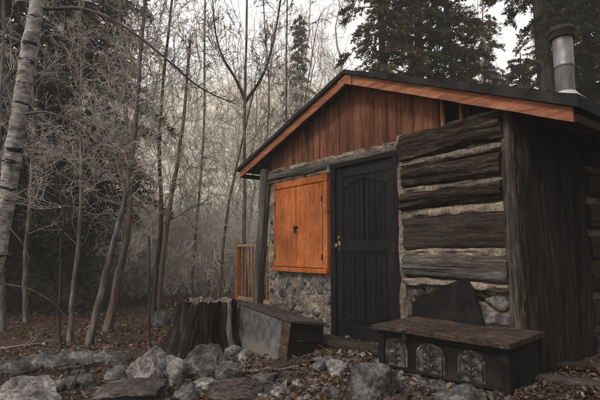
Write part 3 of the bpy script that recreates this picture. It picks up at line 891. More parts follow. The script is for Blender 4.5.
# ------------------------------------------------------------------ rocks, each one a thing   (left, right, top, bottom in photo pixels)
ROCKS = [
    (124, 172, 349, 387, 'boulder', 'large pale granite boulder in front of the stump', 4, None),
    (156, 186, 357, 386, 'boulder', 'pale faceted boulder against the right flank of the largest pale boulder', 3, None),
    (180, 226, 346, 380, 'boulder_grey', 'rounded dark grey boulder at the foot of the stump', 4, None),
    (191, 219, 366, 382, 'boulder_grey', 'small oval grey rock lying on the rounded dark boulder\'s front', 3, None),
    (216, 244, 363, 386, 'boulder_grey', 'mid grey rock right of the rounded dark boulder', 3, None),
    (192, 224, 382, 393, 'boulder', 'flat pale stone below the small oval rock', 3, None),
    (151, 172, 311, 328, 'boulder_grey', 'round grey boulder back in the wood left of the stump', 3, None),
    (238, 252, 352, 362, 'boulder', 'pale stone chip at the foot of the grey box front', 3, None),
    (222, 240, 347, 359, 'boulder', 'pale wedge stone between stump and grey box', 3, None),
    (-14, 50, 381, 409, 'boulder', 'big sloping stone slab in the bottom left corner', 4, None),
    (36, 53, 378, 390, 'boulder', 'small pale stone next to the corner slab', 3, None),
    (50, 63, 382, 394, 'boulder', 'small upright pale stone, second right of the corner slab', 3, None),
    (62, 76, 378, 392, 'boulder_grey', 'small grey stone between pale stones near the corner slab', 3, None),
    (74, 98, 376, 391, 'boulder_grey', 'grey rock with pale top at the left end of the long flat slab', 3, None),
    (84, 166, 388, 406, 'slab_stone', 'long flat brown slab below the largest pale boulder', 4, .35),
    (172, 200, 388, 404, 'boulder_grey', 'small grey rock just right of the long flat slab', 3, None),
    (206, 262, 384, 405, 'slab_stone', 'dark flat stone slab at the bottom edge below the mid grey rock', 4, None),
    (313, 332, 360, 373, 'boulder_grey', 'small grey rock on the leaves in front of the door, left of two', 3, None),
    (325, 349, 362, 379, 'boulder', 'pale grey rock on the leaves in front of the door, right of two', 3, None),
    (348, 397, 366, 403, 'boulder_grey', 'big squarish grey boulder left of the carved chest', 4, None),
    (440, 492, 391, 410, 'boulder_grey', 'pale rough rock in front of the carved chest', 4, None),
    (254, 276, 376, 386, 'boulder_grey', 'low grey stone half buried in leaves below the grey box', 3, None),
    (290, 303, 381, 388, 'boulder', 'small pale stone alone in the leaf litter mid way to the door', 3, None),
    (100, 128, 368, 382, 'boulder_grey', 'grey stone left of the largest pale boulder', 3, None),
    (272, 288, 389, 399, 'boulder', 'small pale cobble at the bottom edge right of the dark flat slab', 3, None),
    (8, 30, 364, 376, 'boulder_grey', 'grey stone above the corner slab below the stone ledge', 3, None),
]
for k, (l, r, t, bt, key, lab, sub, flat) in enumerate(ROCKS):
    p, d = hit((l + r) / 2, min(bt, 399) - 2)
    if bt > 400:
        p, d = hit((l + r) / 2, bt - 2)
    w = (r - l) * d / F
    h = (bt - t) * d / F * (1.0 if flat is None else 1.0)
    v, f = rock_mesh(300 + k * 7, 5 if r - l > 44 else 4 if r - l > 22 else 3, 10, .11)
    ext = v.max(0) - v.min(0)
    dep = max(w * .75, h * .9)
    v = v / ext * np.array([w, dep, h * 1.3])
    v = v[:, :1] * RDIR + v[:, 1:2] * GDIR + v[:, 2:] * ZDIR
    base = p + GDIR * dep * .28
    base[2] = float(ground_z(base[0], base[1]))
    v[:, 2] += -v[:, 2].min() - h * .40
    fa = np.array(f)
    o = link_mesh('rock', v, fa, M[key], None, smooth=True)
    o.location = base
    try: o.data.set_sharp_from_angle(angle=math.radians(26))
    except Exception: pass
    tag(o, lab, 'rock', 'rocks scattered in front of the cabin')

Rr = np.random.default_rng(66)
rub = []
for k in range(6):
    v, f = rock_mesh(700 + k, 3, 8, .10)
    o = link_mesh('rubble_stone', v, np.array(f), M['boulder' if k % 3 == 0 else 'boulder_grey'])
    try: o.data.set_sharp_from_angle(angle=math.radians(26))
    except Exception: pass
    rub.append(o)
for k in range(64):
    px = Rr.uniform(20, 318) if k % 3 else Rr.uniform(170, 262); py = Rr.uniform(349, 399)
    p, d = hit(px, py)
    if p[1] > -1.15 and p[0] > -1.8: px = Rr.uniform(20, 150); py = Rr.uniform(372, 399); p, d = hit(px, py)
    o = rub[k % 6] if k < 6 else rub[k % 6].copy()
    if k >= 6: COL.objects.link(o)
    s = .026 + .05 * Rr.random() ** 2
    o.location = p + np.array([0, 0, s * .15]); o.scale = (s * Rr.uniform(.9, 1.5), s, s * Rr.uniform(.55, .85)); o.rotation_euler = (Rr.normal(0, .25), Rr.normal(0, .25), Rr.uniform(0, 6.28))
    tag(o, 'fist sized broken stone in the rubble around the larger boulders', 'stone', 'rubble stones between the boulders')

# low ledge of grey stone across the left
def ledge():
    n, m = 90, 16
    V = []
    p0, d0 = hit(-30, 375); p1, d1 = hit(132, 358)
    org = (p0 + p1) / 2; org[2] = ground_z(org[0], org[1])
    for i in range(n + 1):
        t = i / n
        c = p0 + (p1 - p0) * t + GDIR * .12 * math.sin(t * 4)
        z0 = float(ground_z(c[0], c[1]))
        hh = .11 * (1 - abs(2 * t - 1) ** 6) + .035 * mnoise.noise(Vector((t * 14, 0, 1)))
        wd = .26 + .08 * mnoise.noise(Vector((t * 9, 3, 1)))
        for j in range(m + 1):
            a = math.pi * j / m
            q = c - GDIR * math.cos(a) * wd
            k = 1 + .22 * mnoise.fractal(Vector((t * 9, a * 1.5, 0)), .9, 2.1, 5)
            V.append((q[0], q[1], z0 - .06 + (hh + .06) * abs(math.sin(a)) ** .6 * k))
    fs = [[i * (m + 1) + j, i * (m + 1) + j + 1, (i + 1) * (m + 1) + j + 1, (i + 1) * (m + 1) + j] for i in range(n) for j in range(m)]
    b = MB(); b.add(V, [f[::-1] for f in fs]); o = b.build('stone_ledge', M['boulder_grey'], None, smooth=True, origin=org); o.location = org
    tag(o, 'low grey stone ledge crossing the leaf litter from the left edge to the largest boulder', 'ledge')
ledge()


# ------------------------------------------------------------------ leaf litter and twigs (stuff)
def litter(n=80000):
    R = np.random.default_rng(12)
    g = 1.9 + R.random(n) ** 1.7 * 14; r = (R.random(n) - .5) * (g * 1.5 + 1)
    X = CAM[0] + r * RDIR[0] + g * GDIR[0]; Y = CAM[1] + r * RDIR[1] + g * GDIR[1]
    nz = np.array([mnoise.noise(Vector((x * 1.1, y * 1.1, 0))) + .5 * mnoise.noise(Vector((x * 3.1, y * 3.1, 4))) for x, y in zip(X, Y)])
    keep = (nz + R.normal(0, .25, n) > -.12) & ~((X > WX0 - .05) & (X < WX1 + .1) & (Y > -.05) & (Y < YBACK + .1))
    X, Y = X[keep], Y[keep]; n = len(X)
    Z = ground_z(X, Y) + R.uniform(.008, .035, n)
    s = (.005 + .015 * R.random(n) ** 1.8) * (1 + .09 * g[keep]); asp = R.uniform(.45, .9, n)
    a = R.uniform(0, 6.28, n); tx = R.normal(0, .45, n); ty = R.normal(0, .45, n)
    u = np.stack([np.cos(a), np.sin(a), tx], 1); w = np.stack([-np.sin(a), np.cos(a), ty], 1)
    c = np.stack([X, Y, Z], 1)
    su = s[:, None]; sw = (s * asp)[:, None]; lift = np.stack([0 * s, 0 * s, s * R.uniform(-.1, .7, n)], 1)
    V = np.stack([c - u * su, c - u * su * .35 - w * sw + lift, c + u * su * .4 - w * sw * .8 + lift, c + u * su * 1.15, c + u * su * .4 + w * sw * .8 + lift, c - u * su * .35 + w * sw + lift], 1).reshape(-1, 3)
    i = np.arange(n)[:, None] * 6
    Q = np.concatenate([i + [[0, 1, 2, 3]], i + [[0, 3, 4, 5]]])
    mi = R.choice(4, n, p=[.34, .22, .40, .04]); mi = np.concatenate([mi, mi])
    o = link_mesh('leaf_litter', V, Q, LEAF, mi=mi, smooth=False)
    tag(o, 'fallen brown and rust leaves strewn over the ground', 'leaves', kind='stuff')
litter()


def fallen_twigs(n=420):
    R = np.random.default_rng(21); polys = []
    for k in range(n):
        g = 2.2 + R.random() ** 1.4 * 12; r = (R.random() - .5) * (g * 1.5)
        p = CAM + RDIR * r + GDIR * g
        if WX0 - .3 < p[0] < WX1 + .3 and -.15 < p[1] < YBACK + .3: continue
        p[2] = float(ground_z(p[0], p[1])) + .015
        L = R.uniform(.08, .35); a = R.uniform(0, 6.28)
        grow(polys, p, np.array([math.cos(a), math.sin(a), R.uniform(0, .2)]), L, R.uniform(.002, .005), 3, R, kids=(0, 0, 0, 2), maxlev=4 if R.random() < .5 else 3, wob=.1, up=-.02, rmin=.0015)
    v, q = build_polys(polys, [4])
    o = link_mesh('fallen_twigs', v, q, M['bark_brown']); tag(o, 'thin dead twigs lying in the leaf litter', 'twigs', kind='stuff')
fallen_twigs()


def gravel(n=2200):
    R = np.random.default_rng(31); b = MB()
    protos = [rock_mesh(900 + i, 2, 8, .1) for i in range(6)]
    Vs, Qs, m = [], [], 0
    for k in range(n):
        px = R.uniform(0, 520); py = R.uniform(352, 400)
        p, d = hit(px, py)
        if -.05 < p[1]: continue
        s = .010 + .045 * R.random() ** 2.5; v, f = protos[k % 6]
        v = v * s * np.array([1, R.uniform(.6, 1), .7]) + p
        Vs.append(v); Qs.append(np.array(f) + m); m += len(v)
    o = link_mesh('gravel', np.concatenate(Vs), np.concatenate(Qs), M['boulder_grey']); tag(o, 'small pebbles among the leaves', 'pebbles', kind='stuff')
gravel()


# ------------------------------------------------------------------ trees
def bare_tree(name, trunk, rad, label, cat, matk, twigk, group=None, kids=(14, 6, 4, 2), maxlev=3, lenf=None, seed=1, first=.35, ang=(.5, 1.1), up=.04, wob=.16, extra=None, mi=None, mats=None, rmin=.0035, resample=20):
    """tree with a given trunk line: Empty > trunk, branches"""
    R = np.random.default_rng(seed)
    pts = np.array(trunk, float); rad = np.array(rad, float)
    t = np.linspace(0, 1, len(pts)); tt = np.linspace(0, 1, resample + 1)
    P = np.stack([np.interp(tt, t, pts[:, i]) for i in range(3)], 1)
    for _ in range(2): P[1:-1] = (P[:-2] + 2 * P[1:-1] + P[2:]) / 4
    r_ = np.interp(tt, np.linspace(0, 1, len(rad)), rad)
    P[1:-1, :2] += R.normal(0, .12 if resample < 60 else .012, (len(P) - 2, 2)) * r_[1:-1, None]
    base = P[0].copy()
    gz = float(ground_z(base[0], base[1])); base[2] = gz
    o = empty(name, base, label, cat, group)
    D = np.gradient(P, axis=0); D /= np.linalg.norm(D, axis=1)[:, None]
    sd_n = 28 if resample > 60 else 14
    v, q = tubes((P - base)[None], r_[None], sd_n)
    link_mesh('trunk', v, q, mats or M[matk], o, mi=mi(len(P) - 1, sd_n) if mi else None)
    polys = []
    L = np.linalg.norm(P[-1] - P[0])
    sprout(polys, P, r_, list(D), L, 0, R, kids, maxlev, wob, up, ang, (.25, .45), rmin, first, .25, lenf)
    if extra: polys += extra(R)
    if polys:
        polys = [(p - base, r, l) for p, r, l in polys]
        v, q = build_polys(polys, [8, 6, 4, 3, 3])
        link_mesh('branches', v, q, M[twigk], o)
    return o


def line(pp, d0, d1=None):
    d1 = d1 or d0
    n = len(pp)
    L = [pix(x, y, d0 + (d1 - d0) * i / (n - 1)) for i, (x, y) in enumerate(pp)]
    L[0][2] = float(ground_z(L[0][0], L[0][1])) - .1
    return L


def pline(pp, d0, d1, r0, r1, lev, n):
    P = np.array([pix(x, y, d0 + (d1 - d0) * i / (len(pp) - 1)) for i, (x, y) in enumerate(pp)])
    t = np.linspace(0, 1, len(P)); tt = np.linspace(0, 1, n + 1)
    Q = np.stack([np.interp(tt, t, P[:, i]) for i in range(3)], 1)
    for _ in range(2): Q[1:-1] = (Q[:-2] + 2 * Q[1:-1] + Q[2:]) / 4
    return Q, np.linspace(r0, r1, n + 1), lev


# the leaning birch and its long arching limbs
def birch_extra(R):
    out = []
    a = pline([(44, 9), (80, 7), (110, 17), (140, 37), (170, 62), (195, 85), (218, 97), (236, 104)], 4.4, 4.1, .019, .005, 1, 30)
    c = pline([(26, 114), (45, 111), (70, 119), (95, 137), (115, 158), (135, 178)], 4.45, 4.2, .013, .003, 1, 24)
    e = pline([(97, 14), (106, 40), (112, 80)], 4.3, 4.25, .006, .002, 2, 8)
    f_ = pline([(80, 8), (88, 25), (97, 36)], 4.3, 4.2, .005, .002, 2, 8)
    g_ = pline([(8, 226), (25, 245), (31, 262), (24, 268)], 4.6, 4.5, .007, .002, 2, 8)
    h_ = pline([(-2, 283), (30, 288), (55, 303), (78, 330)], 4.7, 4.5, .008, .002, 2, 14)
    for P, r, l in (a, c, e, f_, g_, h_):
        out.append((P, r, l))
        D = np.gradient(P, axis=0); D /= np.linalg.norm(D, axis=1)[:, None]
        sprout(out, P, r, list(D), 1.2 if l == 1 else .5, l, R, (0, 13, 5, 2), 3, .2, -.02, (.5, 1.2), (.18, .35), .002, .2, .3)
    return out


def birch_mi(nseg, s):
    t = (np.arange(nseg) + .5) / nseg
    mk = np.zeros((nseg, s), int)
    for n_, (c, w) in enumerate(((.17, 0.0049), (.40, 0.0042), (.432, 0.0056), (.66, 0.0049), (.703, 0.0063), (.87, 0.0056), (.55, .003), (.78, .003), (.33, .003), (.60, .002))):
        for j_ in range(s):
            a = 2 * math.pi * j_ / s
            ww = w * (.55 + 1.3 * mnoise.noise(Vector((math.cos(a) * 1.4, math.sin(a) * 1.4, n_ * 5.1))))
            sh = .006 * mnoise.noise(Vector((math.cos(a), math.sin(a), n_ * 3.7)))
            mk[np.abs(t - c - sh) < ww, j_] = 1
    return mk.ravel()


bt = line([(-24, 345), (-6, 265), (6, 205), (14, 150), (22, 95), (31, 40), (40, -10), (52, -80)], 4.75, 4.3)
bt_r = np.interp(np.linspace(0, 1, 121), [0, .1, 1], [.098, .086, .062])
for c, w in ((.17, .02), (.40, .014), (.435, .018), (.66, .016), (.705, .022), (.87, .02)):
    bt_r = bt_r + .012 * np.exp(-((np.linspace(0, 1, 121) - c) / w) ** 2)
bare_tree('birch_tree', bt, bt_r, 'white birch trunk with dark scars leaning at the left edge, long limb arching right', 'tree', 'birch', 'twig_dark', kids=(0, 5, 3, 2), maxlev=2,
          lenf=lambda t: .7, seed=2, first=.5, extra=birch_extra, mi=birch_mi, mats=[M['birch'], M['birch_scar']], resample=300)

G_W = 'bare trees in the wood left of the cabin'
TREES = [  # pixels from base up, depth, r0, r1, label, bark, twig, kids, lenf
    ([(88, 346), (97, 310), (108, 265), (119, 225), (127, 190), (136, 130), (140, 60), (150, -60)], 6.6, .060, .026, 'leaning grey trunk with smooth bark standing just behind the stone ledge', 'bark_grey', 'twig_pale'),
    ([(106, 335), (114, 300), (121, 262), (128, 235), (131, 200), (128, 140), (122, 70), (118, -40)], 7.6, .078, .034, 'thick grey brown trunk right behind the leaning grey trunk', 'bark_brown', 'twig_tan'),
    ([(70, 342), (72, 300), (78, 250), (82, 190), (80, 120), (82, 60), (78, -40)], 6.9, .045, .018, 'slim pale upright tree between the birch and the leaning grey trunk', 'bark_grey', 'twig_pale'),
    ([(62, 347), (58, 320), (61, 285), (60, 245), (66, 215), (58, 190), (52, 160)], 6.2, .026, .008, 'thin crooked dark sapling between the birch and the slim pale tree', 'bark_dark', 'twig_dark'),
    ([(152, 330), (155, 280), (163, 220), (158, 150), (163, 80), (170, 20), (178, -60)], 8.6, .07, .03, 'upright dark twiggy tree behind the thin straight pole', 'bark_dark', 'twig_dark'),
    ([(158, 300), (164, 245), (171, 200), (178, 160), (184, 118), (188, 70), (190, 40)], 10.5, .085, .05, 'brown dead trunk leaning slightly right behind the largest boulder', 'bark_brown', 'twig_tan'),
    ([(246, 300), (244, 240), (245, 180), (244, 130), (245, 95), (246, 50), (247, 0), (248, -80)], 10.0, .065, .03, 'grey tree with a deep forked V of limbs rising above the railing', 'bark_grey', 'twig_dark'),
    ([(283, 290), (284, 220), (286, 150), (286, 80), (287, 20), (288, -60)], 13.0, .07, .03, 'tall straight slender tree standing behind the cabin\'s low left eave', 'bark_grey', 'twig_dark'),
    ([(218, 300), (224, 235), (230, 195), (238, 160), (247, 120), (254, 90)], 10.6, .055, .03, 'brown slanting trunk left of the forked tree', 'bark_brown', 'twig_tan'),
    ([(312, 290), (306, 200), (303, 120), (308, 80), (316, 30), (322, 10)], 14.0, .05, .012, 'thin pale sapling slanting up beside the gable peak', 'bark_grey', 'twig_pale'),
    ([(190, 320), (193, 260), (200, 190), (205, 120), (204, 50), (206, -60)], 12.0, .06, .03, 'slim grey tree between the dead brown trunk and the slanting trunk', 'bark_grey', 'twig_pale'),
    ([(26, 332), (24, 270), (30, 200), (34, 120), (30, 40), (33, -60)], 8.2, .06, .03, 'grey tree directly behind the birch trunk', 'bark_grey', 'twig_pale'),
    ([(3, 330), (2, 270), (-4, 200), (0, 120), (4, 30), (2, -60)], 7.6, .055, .025, 'slim tree at the left edge behind the birch foot', 'bark_grey', 'twig_pale'),
    ([(266, 290), (263, 230), (266, 160), (270, 90), (264, 20), (262, -60)], 14.5, .055, .028, 'slim tree between the forked tree and the straight slender tree', 'bark_grey', 'twig_dark'),
]
for k, (pp, d, r0, r1, lab, bk, tk) in enumerate(TREES):
    ex = None
    if 'forked' in lab:
        def ex(R):
            out = []
            for P, r, l in (pline([(245, 101), (236, 78), (222, 58), (214, 30), (212, -20)], 10, 9.8, .035, .012, 0, 14), pline([(245, 102), (251, 94), (258, 85), (268, 65), (275, 35), (281, 0), (284, -30)], 10, 10.2, .042, .015, 0, 14)):
                out.append((P, r, l)); D = np.gradient(P, axis=0); D /= np.linalg.norm(D, axis=1)[:, None]
                sprout(out, P, r, list(D), 2.6, 0, R, (9, 6, 4, 2), 3, .17, .05, (.5, 1.0), (.3, .5), .0045, .2, .3)
            return out
    small = r0 < .03
    if d > 8: r0, r1 = r0 * .78, r1 * .75
    px0 = pp[0][0]
    nk = (8, 4, 3, 2) if small else (24, 8, 4, 2) if px0 < 56 else (15, 7, 4, 2) if d > 9.5 else (36, 12, 5, 2)
    sc_l = .55 if small else (1.3 + .06 * d)
    bare_tree('bare_tree', line(pp, d, d + (k % 3 - 1) * .3), np.interp(np.linspace(0, 1, 8), [0, .08, 1], [r0 * 1.15, r0 * .85, r1 * .8]), lab, 'tree', bk, tk, G_W, nk, 2 if small else 3,
              (lambda t, s=sc_l: s * (1.1 - .5 * t)), seed=40 + k, first=(.42 if k < 2 else .25) if not small else .3, extra=ex, wob=.13, up=.005, rmin=.0014 + .00027 * d)
# fallen branches among the rocks
for k, ((xa, ya), (xb, yb2), lab) in enumerate((((56, 374), (120, 362), 'crooked fallen branch lying along the foot of the stone ledge'), ((224, 376), (300, 371), 'thin fallen branch lying on the leaves in front of the grey box'), ((0, 352), (58, 343), 'pale fallen branch on the leaves behind the stone ledge at the left edge'))):
    Rb = np.random.default_rng(820 + k); pa, _ = hit(xa, ya); pb, _ = hit(xb, yb2); polys = []
    n_ = 12; P = pa + (pb - pa) * np.linspace(0, 1, n_ + 1)[:, None]; P[1:-1] += Rb.normal(0, .02, (n_ - 1, 3))
    P[:, 2] = ground_z(P[:, 0], P[:, 1]) + .03 + .02 * Rb.random(n_ + 1)
    r_ = np.linspace(.020, .007, n_ + 1); polys.append((P, r_, 1)); D = np.gradient(P, axis=0); D /= np.linalg.norm(D, axis=1)[:, None]
    sprout(polys, P, r_, list(D), .5, 1, Rb, (0, 6, 3, 2), 3, .12, .02, (.4, .9), (.4, .8), .002, .2, .3)
    v, q = build_polys([(p - pa, r, l) for p, r, l in polys], [8, 7, 4, 3])
    o = link_mesh('fallen_branch', v, q, M['bark_grey' if k != 2 else 'twig_pale']); o.location = pa; tag(o, lab, 'branch')
# thin straight pole
pp = line([(150, 347), (149.5, 300), (149, 236)], hit(150, 347)[1])
b = MB(); b.tube(pp, [.018, .016, .012], 8); o = b.build('garden_stake', M['bark_dark'], None, smooth=True, origin=pp[0]); o.location = pp[0]
tag(o, 'thin straight dark pole stuck in the ground left of the stump', 'pole')


# prototype bare trees and bushes for the background
def proto_tree(seed, H=9.0, r=.09, kids=(20, 7, 4, 2), rmin=.006, l0=2.4):
    R = np.random.default_rng(seed); polys = []
    n = 14; P = np.zeros((n + 1, 3)); P[:, 2] = np.linspace(-.2, H, n + 1)
    P[:, :2] = np.cumsum(R.normal(0, .10, (n + 1, 2)), 0) + np.linspace(0, 1, n + 1)[:, None] * R.normal(0, .6, 2); P[0, :2] = 0
    rad = np.linspace(r, r * .2, n + 1)
    polys.append((P, rad, 0)); D = np.gradient(P, axis=0); D /= np.linalg.norm(D, axis=1)[:, None]
    sprout(polys, P, rad, list(D), H, 0, R, kids, 3, .12, .04, (.5, 1.1), (.2, .35), rmin, .12, .3, lambda t: l0 * (1.15 - .75 * t))
    return build_polys(polys, [6, 4, 3, 3])


def proto_bush(seed, H=1.6, stems=9, rmin=.004, kids=(5, 4, 3)):
    R = np.random.default_rng(seed); polys = []
    for k in range(stems):
        a = R.uniform(0, 6.28); d = np.array([math.cos(a) * .55, math.sin(a) * .55, 1.0])
        grow(polys, np.array([math.cos(a), math.sin(a), 0]) * R.uniform(0, .25) + np.array([0, 0, -.05]), d, H * R.uniform(.6, 1.1), rmin * 2.4, 1, R, kids=(0,) + kids, maxlev=3, wob=.14, up=0.0, ang=(.35, 1.0), rmin=rmin, tip=.4)
    return build_polys(polys, [4, 4, 3, 3])


# slender pale saplings among the trunks
sap = []
for q_ in range(4):
    v, q = proto_tree(260 + q_, H=6.5, r=.020, kids=(24, 8, 4, 2), rmin=.0028, l0=1.7)
    sap.append(link_mesh('sapling', v, q, M[('twig_straw_glow', 'twig_straw_glow', 'twig_straw_glow', 'twig_pale')[q_]]))
R = np.random.default_rng(55)
for k in range(20):
    px = 108 + 162 * ((k * .618) % 1); d = R.uniform(9.5, 17)
    o = sap[k % 4] if k < 4 else sap[k % 4].copy()
    if k >= 4: COL.objects.link(o)
    p = col_at(px, d); s = R.uniform(.75, 1.2)
    o.location = p; o.scale = (s, s, s); o.rotation_euler = (R.normal(0, .08), R.normal(0, .08), R.uniform(0, 6.28))
    tag(o, 'slender pale leafless sapling in the light thicket left of the cabin', 'sapling', 'pale saplings in the thicket')

# far bare trees, each an object (too small to show parts)
far_meshes = []
for s in range(5):
    v, q = proto_tree(200 + s)
    o = link_mesh('bare_tree', v, q, M[('twig_straw_glow', 'twig_straw_glow', 'twig_straw_glow', 'twig_tan', 'twig_straw_glow')[s]])
    far_meshes.append(o)
R = np.random.default_rng(77)
used = [False] * 5
for k in range(56):
    d = 15 + 30 * (k / 56) ** 1.1 + R.uniform(-1, 1); px = R.uniform(-60, 355) if k % 5 else R.uniform(300, 640)
    p = col_at(px, d); i = int(R.integers(5))
    if used[i]:
        o = far_meshes[i].copy(); COL.objects.link(o)
    else:
        o = far_meshes[i]; used[i] = True
    o.location = p; s = R.uniform(.7, 1.25); o.scale = (s, s, s); o.rotation_euler = (0, 0, R.uniform(0, 6.28))
    tag(o, 'leafless tree among many alike on the canyon side behind the wood', 'tree', 'leafless trees on the canyon side')
for i in range(5):
    if not used[i]: bpy.data.objects.remove(far_meshes[i])


def scatter_bushes(name, spots, protos, m, label, cat):
    Vs, Qs, n = [], [], 0
    R = np.random.default_rng(len(spots))
    for p, s in spots:
        v, q = protos[int(R.integers(len(protos)))]
        a = R.uniform(0, 6.28); ca, sa = math.cos(a), math.sin(a)
        w = np.stack([v[:, 0] * ca - v[:, 1] * sa, v[:, 0] * sa + v[:, 1] * ca, v[:, 2] * R.uniform(.8, 1.2)], 1) * s + p
        Vs.append(w); Qs.append(q + n); n += len(w)
    o = link_mesh(name, np.concatenate(Vs), np.concatenate(Qs), m); tag(o, label, cat, kind='stuff'); return o


R = np.random.default_rng(91)
near_p = [proto_bush(400 + i, 1.8, 11, .0026, (6, 5, 3)) for i in range(5)]
far_p = [proto_bush(420 + i, 2.0, 9, .0055, (5, 4, 2)) for i in range(4)]
sp, sp2 = [], []
for k in range(88):
    d = R.uniform(8.5, 14.5); px = R.uniform(-50, 130) if k < 26 else R.uniform(130, 268); p = col_at(px, d if px < 128 else d + 3)
    if (p[0] > WX0 - 1.0 and p[1] > -.4) or (p[0] > -5.2 and p[1] < 2.2): continue
    (sp2 if px > 128 else sp).append((p, R.uniform(.55, 1.25) * (.7 if px < 128 else 1.2)))
scatter_bushes('undergrowth', sp, near_p, M['twig_dark'], 'tangled leafless undergrowth beneath the dark evergreens', 'undergrowth')
scatter_bushes('pale_brush', sp2, near_p, M['twig_straw_glow'], 'leafless straw brush coloured pale for the misty glow between the leaning trunks and the railing', 'brush')
sp = [(col_at(R.uniform(-80, 380), d), R.uniform(.8, 1.9)) for d in np.concatenate([R.uniform(15, 22, 35), R.uniform(22, 50, 160)])]
scatter_bushes('hillside_brush', sp, far_p, M['twig_straw_glow'], 'tan leafless brush covering the canyon side', 'brush')


# conifers
def conifer(name, H, r, seed, label, matk, p, group, L0=2.2, z0=1.0, nl=95, zmax=9.5, dens=1.0, needles=15, nsz=1.0, rot=0):
    """Empty > trunk, limbs, foliage (needle sprays as small faces through the crown)"""
    R = np.random.default_rng(seed)
    o = empty(name, p, label, 'tree', group, rot)
    n = 16; P = np.zeros((n + 1, 3)); P[:, 2] = np.linspace(-.3, H, n + 1); P[1:, :2] = np.cumsum(R.normal(0, .03, (n, 2)), 0)
    rad = np.linspace(r, r * .15, n + 1); rad[0] *= 1.3
    v, q = tubes(P[None], rad[None], 14); link_mesh('trunk', v, q, M['bark_dark'], o)
    limbs = []; sprays_c, sprays_d = [], []
    for k in range(nl):
        z = z0 + (zmax - z0) * (k + R.random()) / nl
        a = k * 2.4 + R.normal(0, .4)
        L = L0 * (1 - .75 * z / H) * R.uniform(.45, 1.15)
        if R.random() > dens: continue
        m = 8; t = np.linspace(0, 1, m + 1)
        dirh = np.array([math.cos(a), math.sin(a), 0])
        droop = R.uniform(.3, .75); rise = R.uniform(-.05, .3)
        q_ = np.array([np.interp(z, P[:, 2], P[:, 0]), np.interp(z, P[:, 2], P[:, 1]), z]) + dirh * (L * t)[:, None] + ZDIR * (L * (rise * t - droop * t * t))[:, None] + np.cumsum(R.normal(0, .02, (m + 1, 3)), 0)
        limbs.append((q_, np.linspace(.028, .005, m + 1) * (.5 + L / 3), 2))
        nb = int(9 + 9 * L)
        for j in range(nb):
            tt = .12 + .88 * R.random() ** .8; i = min(m - 1, int(tt * m)); f = tt * m - i
            c = q_[i] * (1 - f) + q_[i + 1] * f
            sd = 1 if j % 2 else -1
            side = np.cross(dirh, ZDIR) * sd
            bd = unit(side * R.uniform(.5, 1) + dirh * R.uniform(.3, .9) + ZDIR * R.normal(-.12, .22))
            bl = L * R.uniform(.12, .36) * (1.15 - .6 * tt) + .06
            tips = np.linspace(0, 1, 4)
            limbs.append((c + bd * (bl * tips)[:, None] + ZDIR * (-.25 * bl * tips ** 2)[:, None], np.linspace(.006, .0025, 4), 3))
            k_ = int(needles * (.6 + bl)); u = R.random(k_)
            sprays_c.append(c + bd * (bl * u)[:, None] + ZDIR * (-.25 * bl * u ** 2)[:, None] + R.normal(0, .022, (k_, 3)))
            sprays_d.append(np.broadcast_to(bd, (k_, 3)) * .7 + R.normal(0, .55, (k_, 3)))
    v, q = build_polys(limbs, [5, 5, 4, 3]); link_mesh('limbs', v, q, M['bark_dark'], o)
    c = np.concatenate(sprays_c); d = np.concatenate(sprays_d); d /= np.linalg.norm(d, axis=1)[:, None]
    s = np.cross(d, R.normal(size=d.shape)); s /= np.linalg.norm(s, axis=1)[:, None]
    ln = R.uniform(.045, .10, len(c))[:, None] * nsz; wd = R.uniform(.010, .022, len(c))[:, None] * nsz
    V = np.stack([c - d * ln * .3, c + s * wd + d * ln * .3, c + d * ln, c - s * wd + d * ln * .3], 1).reshape(-1, 3)
    Q = np.arange(len(c))[:, None] * 4 + np.arange(4)[None]
    link_mesh('foliage', V, Q, M[matk], o, smooth=False)
    return o


GC = 'conifers behind the cabin'; GL = 'dark evergreens deep in the wood at the left'
CON = [(388, 12.5, 15, .16, 'bushy conifer just right of the gable peak, leftmost behind the roof', 'needle_olive', 1.9), (424, 12.2, 16, .17, 'tall conifer with a bare straight trunk behind the middle of the roof', 'needle', 2.0), (453, 13.0, 16, .12, 'thin trunked conifer left of the sky gap above the roof', 'needle_olive', 1.8),
       (557, 10.6, 17, .25, 'conifer with the thickest dark trunk, close behind the stove pipe', 'needle', 2.0), (604, 11.5, 16, .16, 'conifer right of the stove pipe at the right edge', 'needle_olive', 2.3), (500, 19, 9, .13, 'low far conifer filling the gap left of the stove pipe', 'needle_olive', 2.6), (528, 15.5, 7.2, .11, 'shorter conifer filling the gap just left of the stove pipe', 'needle_olive', 2.0), (622, 10.0, 15, .15, 'dark conifer cut by the right edge of the view', 'needle', 2.4), (575, 15, 15, .15, 'conifer farther back between the pipe and the right edge', 'needle_olive', 2.3)]
for k, (px, d, H, r, lab, mk, L0) in enumerate(CON):
    p = col_at(px, d)
    conifer('conifer', H, r, 500 + k, lab, mk, p, GC, L0, z0=7.4 if 'thickest' in lab else 1.0, nl=60 if 'thickest' in lab else 135, zmax=min(H - .3, 12 if 'thickest' in lab else 10 if d < 16 else 8.6), dens=.92, needles=46, nsz=.85, rot=k)
for k, (x, y) in enumerate(((5.6, 2.2), (5.3, -1.2), (6.6, 5.2))):  # unseen conifers, added to shade the side wall and chest
    conifer('conifer', 13, .18, 530 + k, ('unseen conifer added to shade the cabin side wall', 'unseen conifer added to shade the carved chest', 'unseen conifer added to shade the back corner of the cabin')[k], 'needle', np.array([x, y, float(ground_z(x, y))]), 'unseen conifers added to shade the right of the cabin', 2.0, z0=.5, nl=110, zmax=10, needles=18, nsz=1.5)
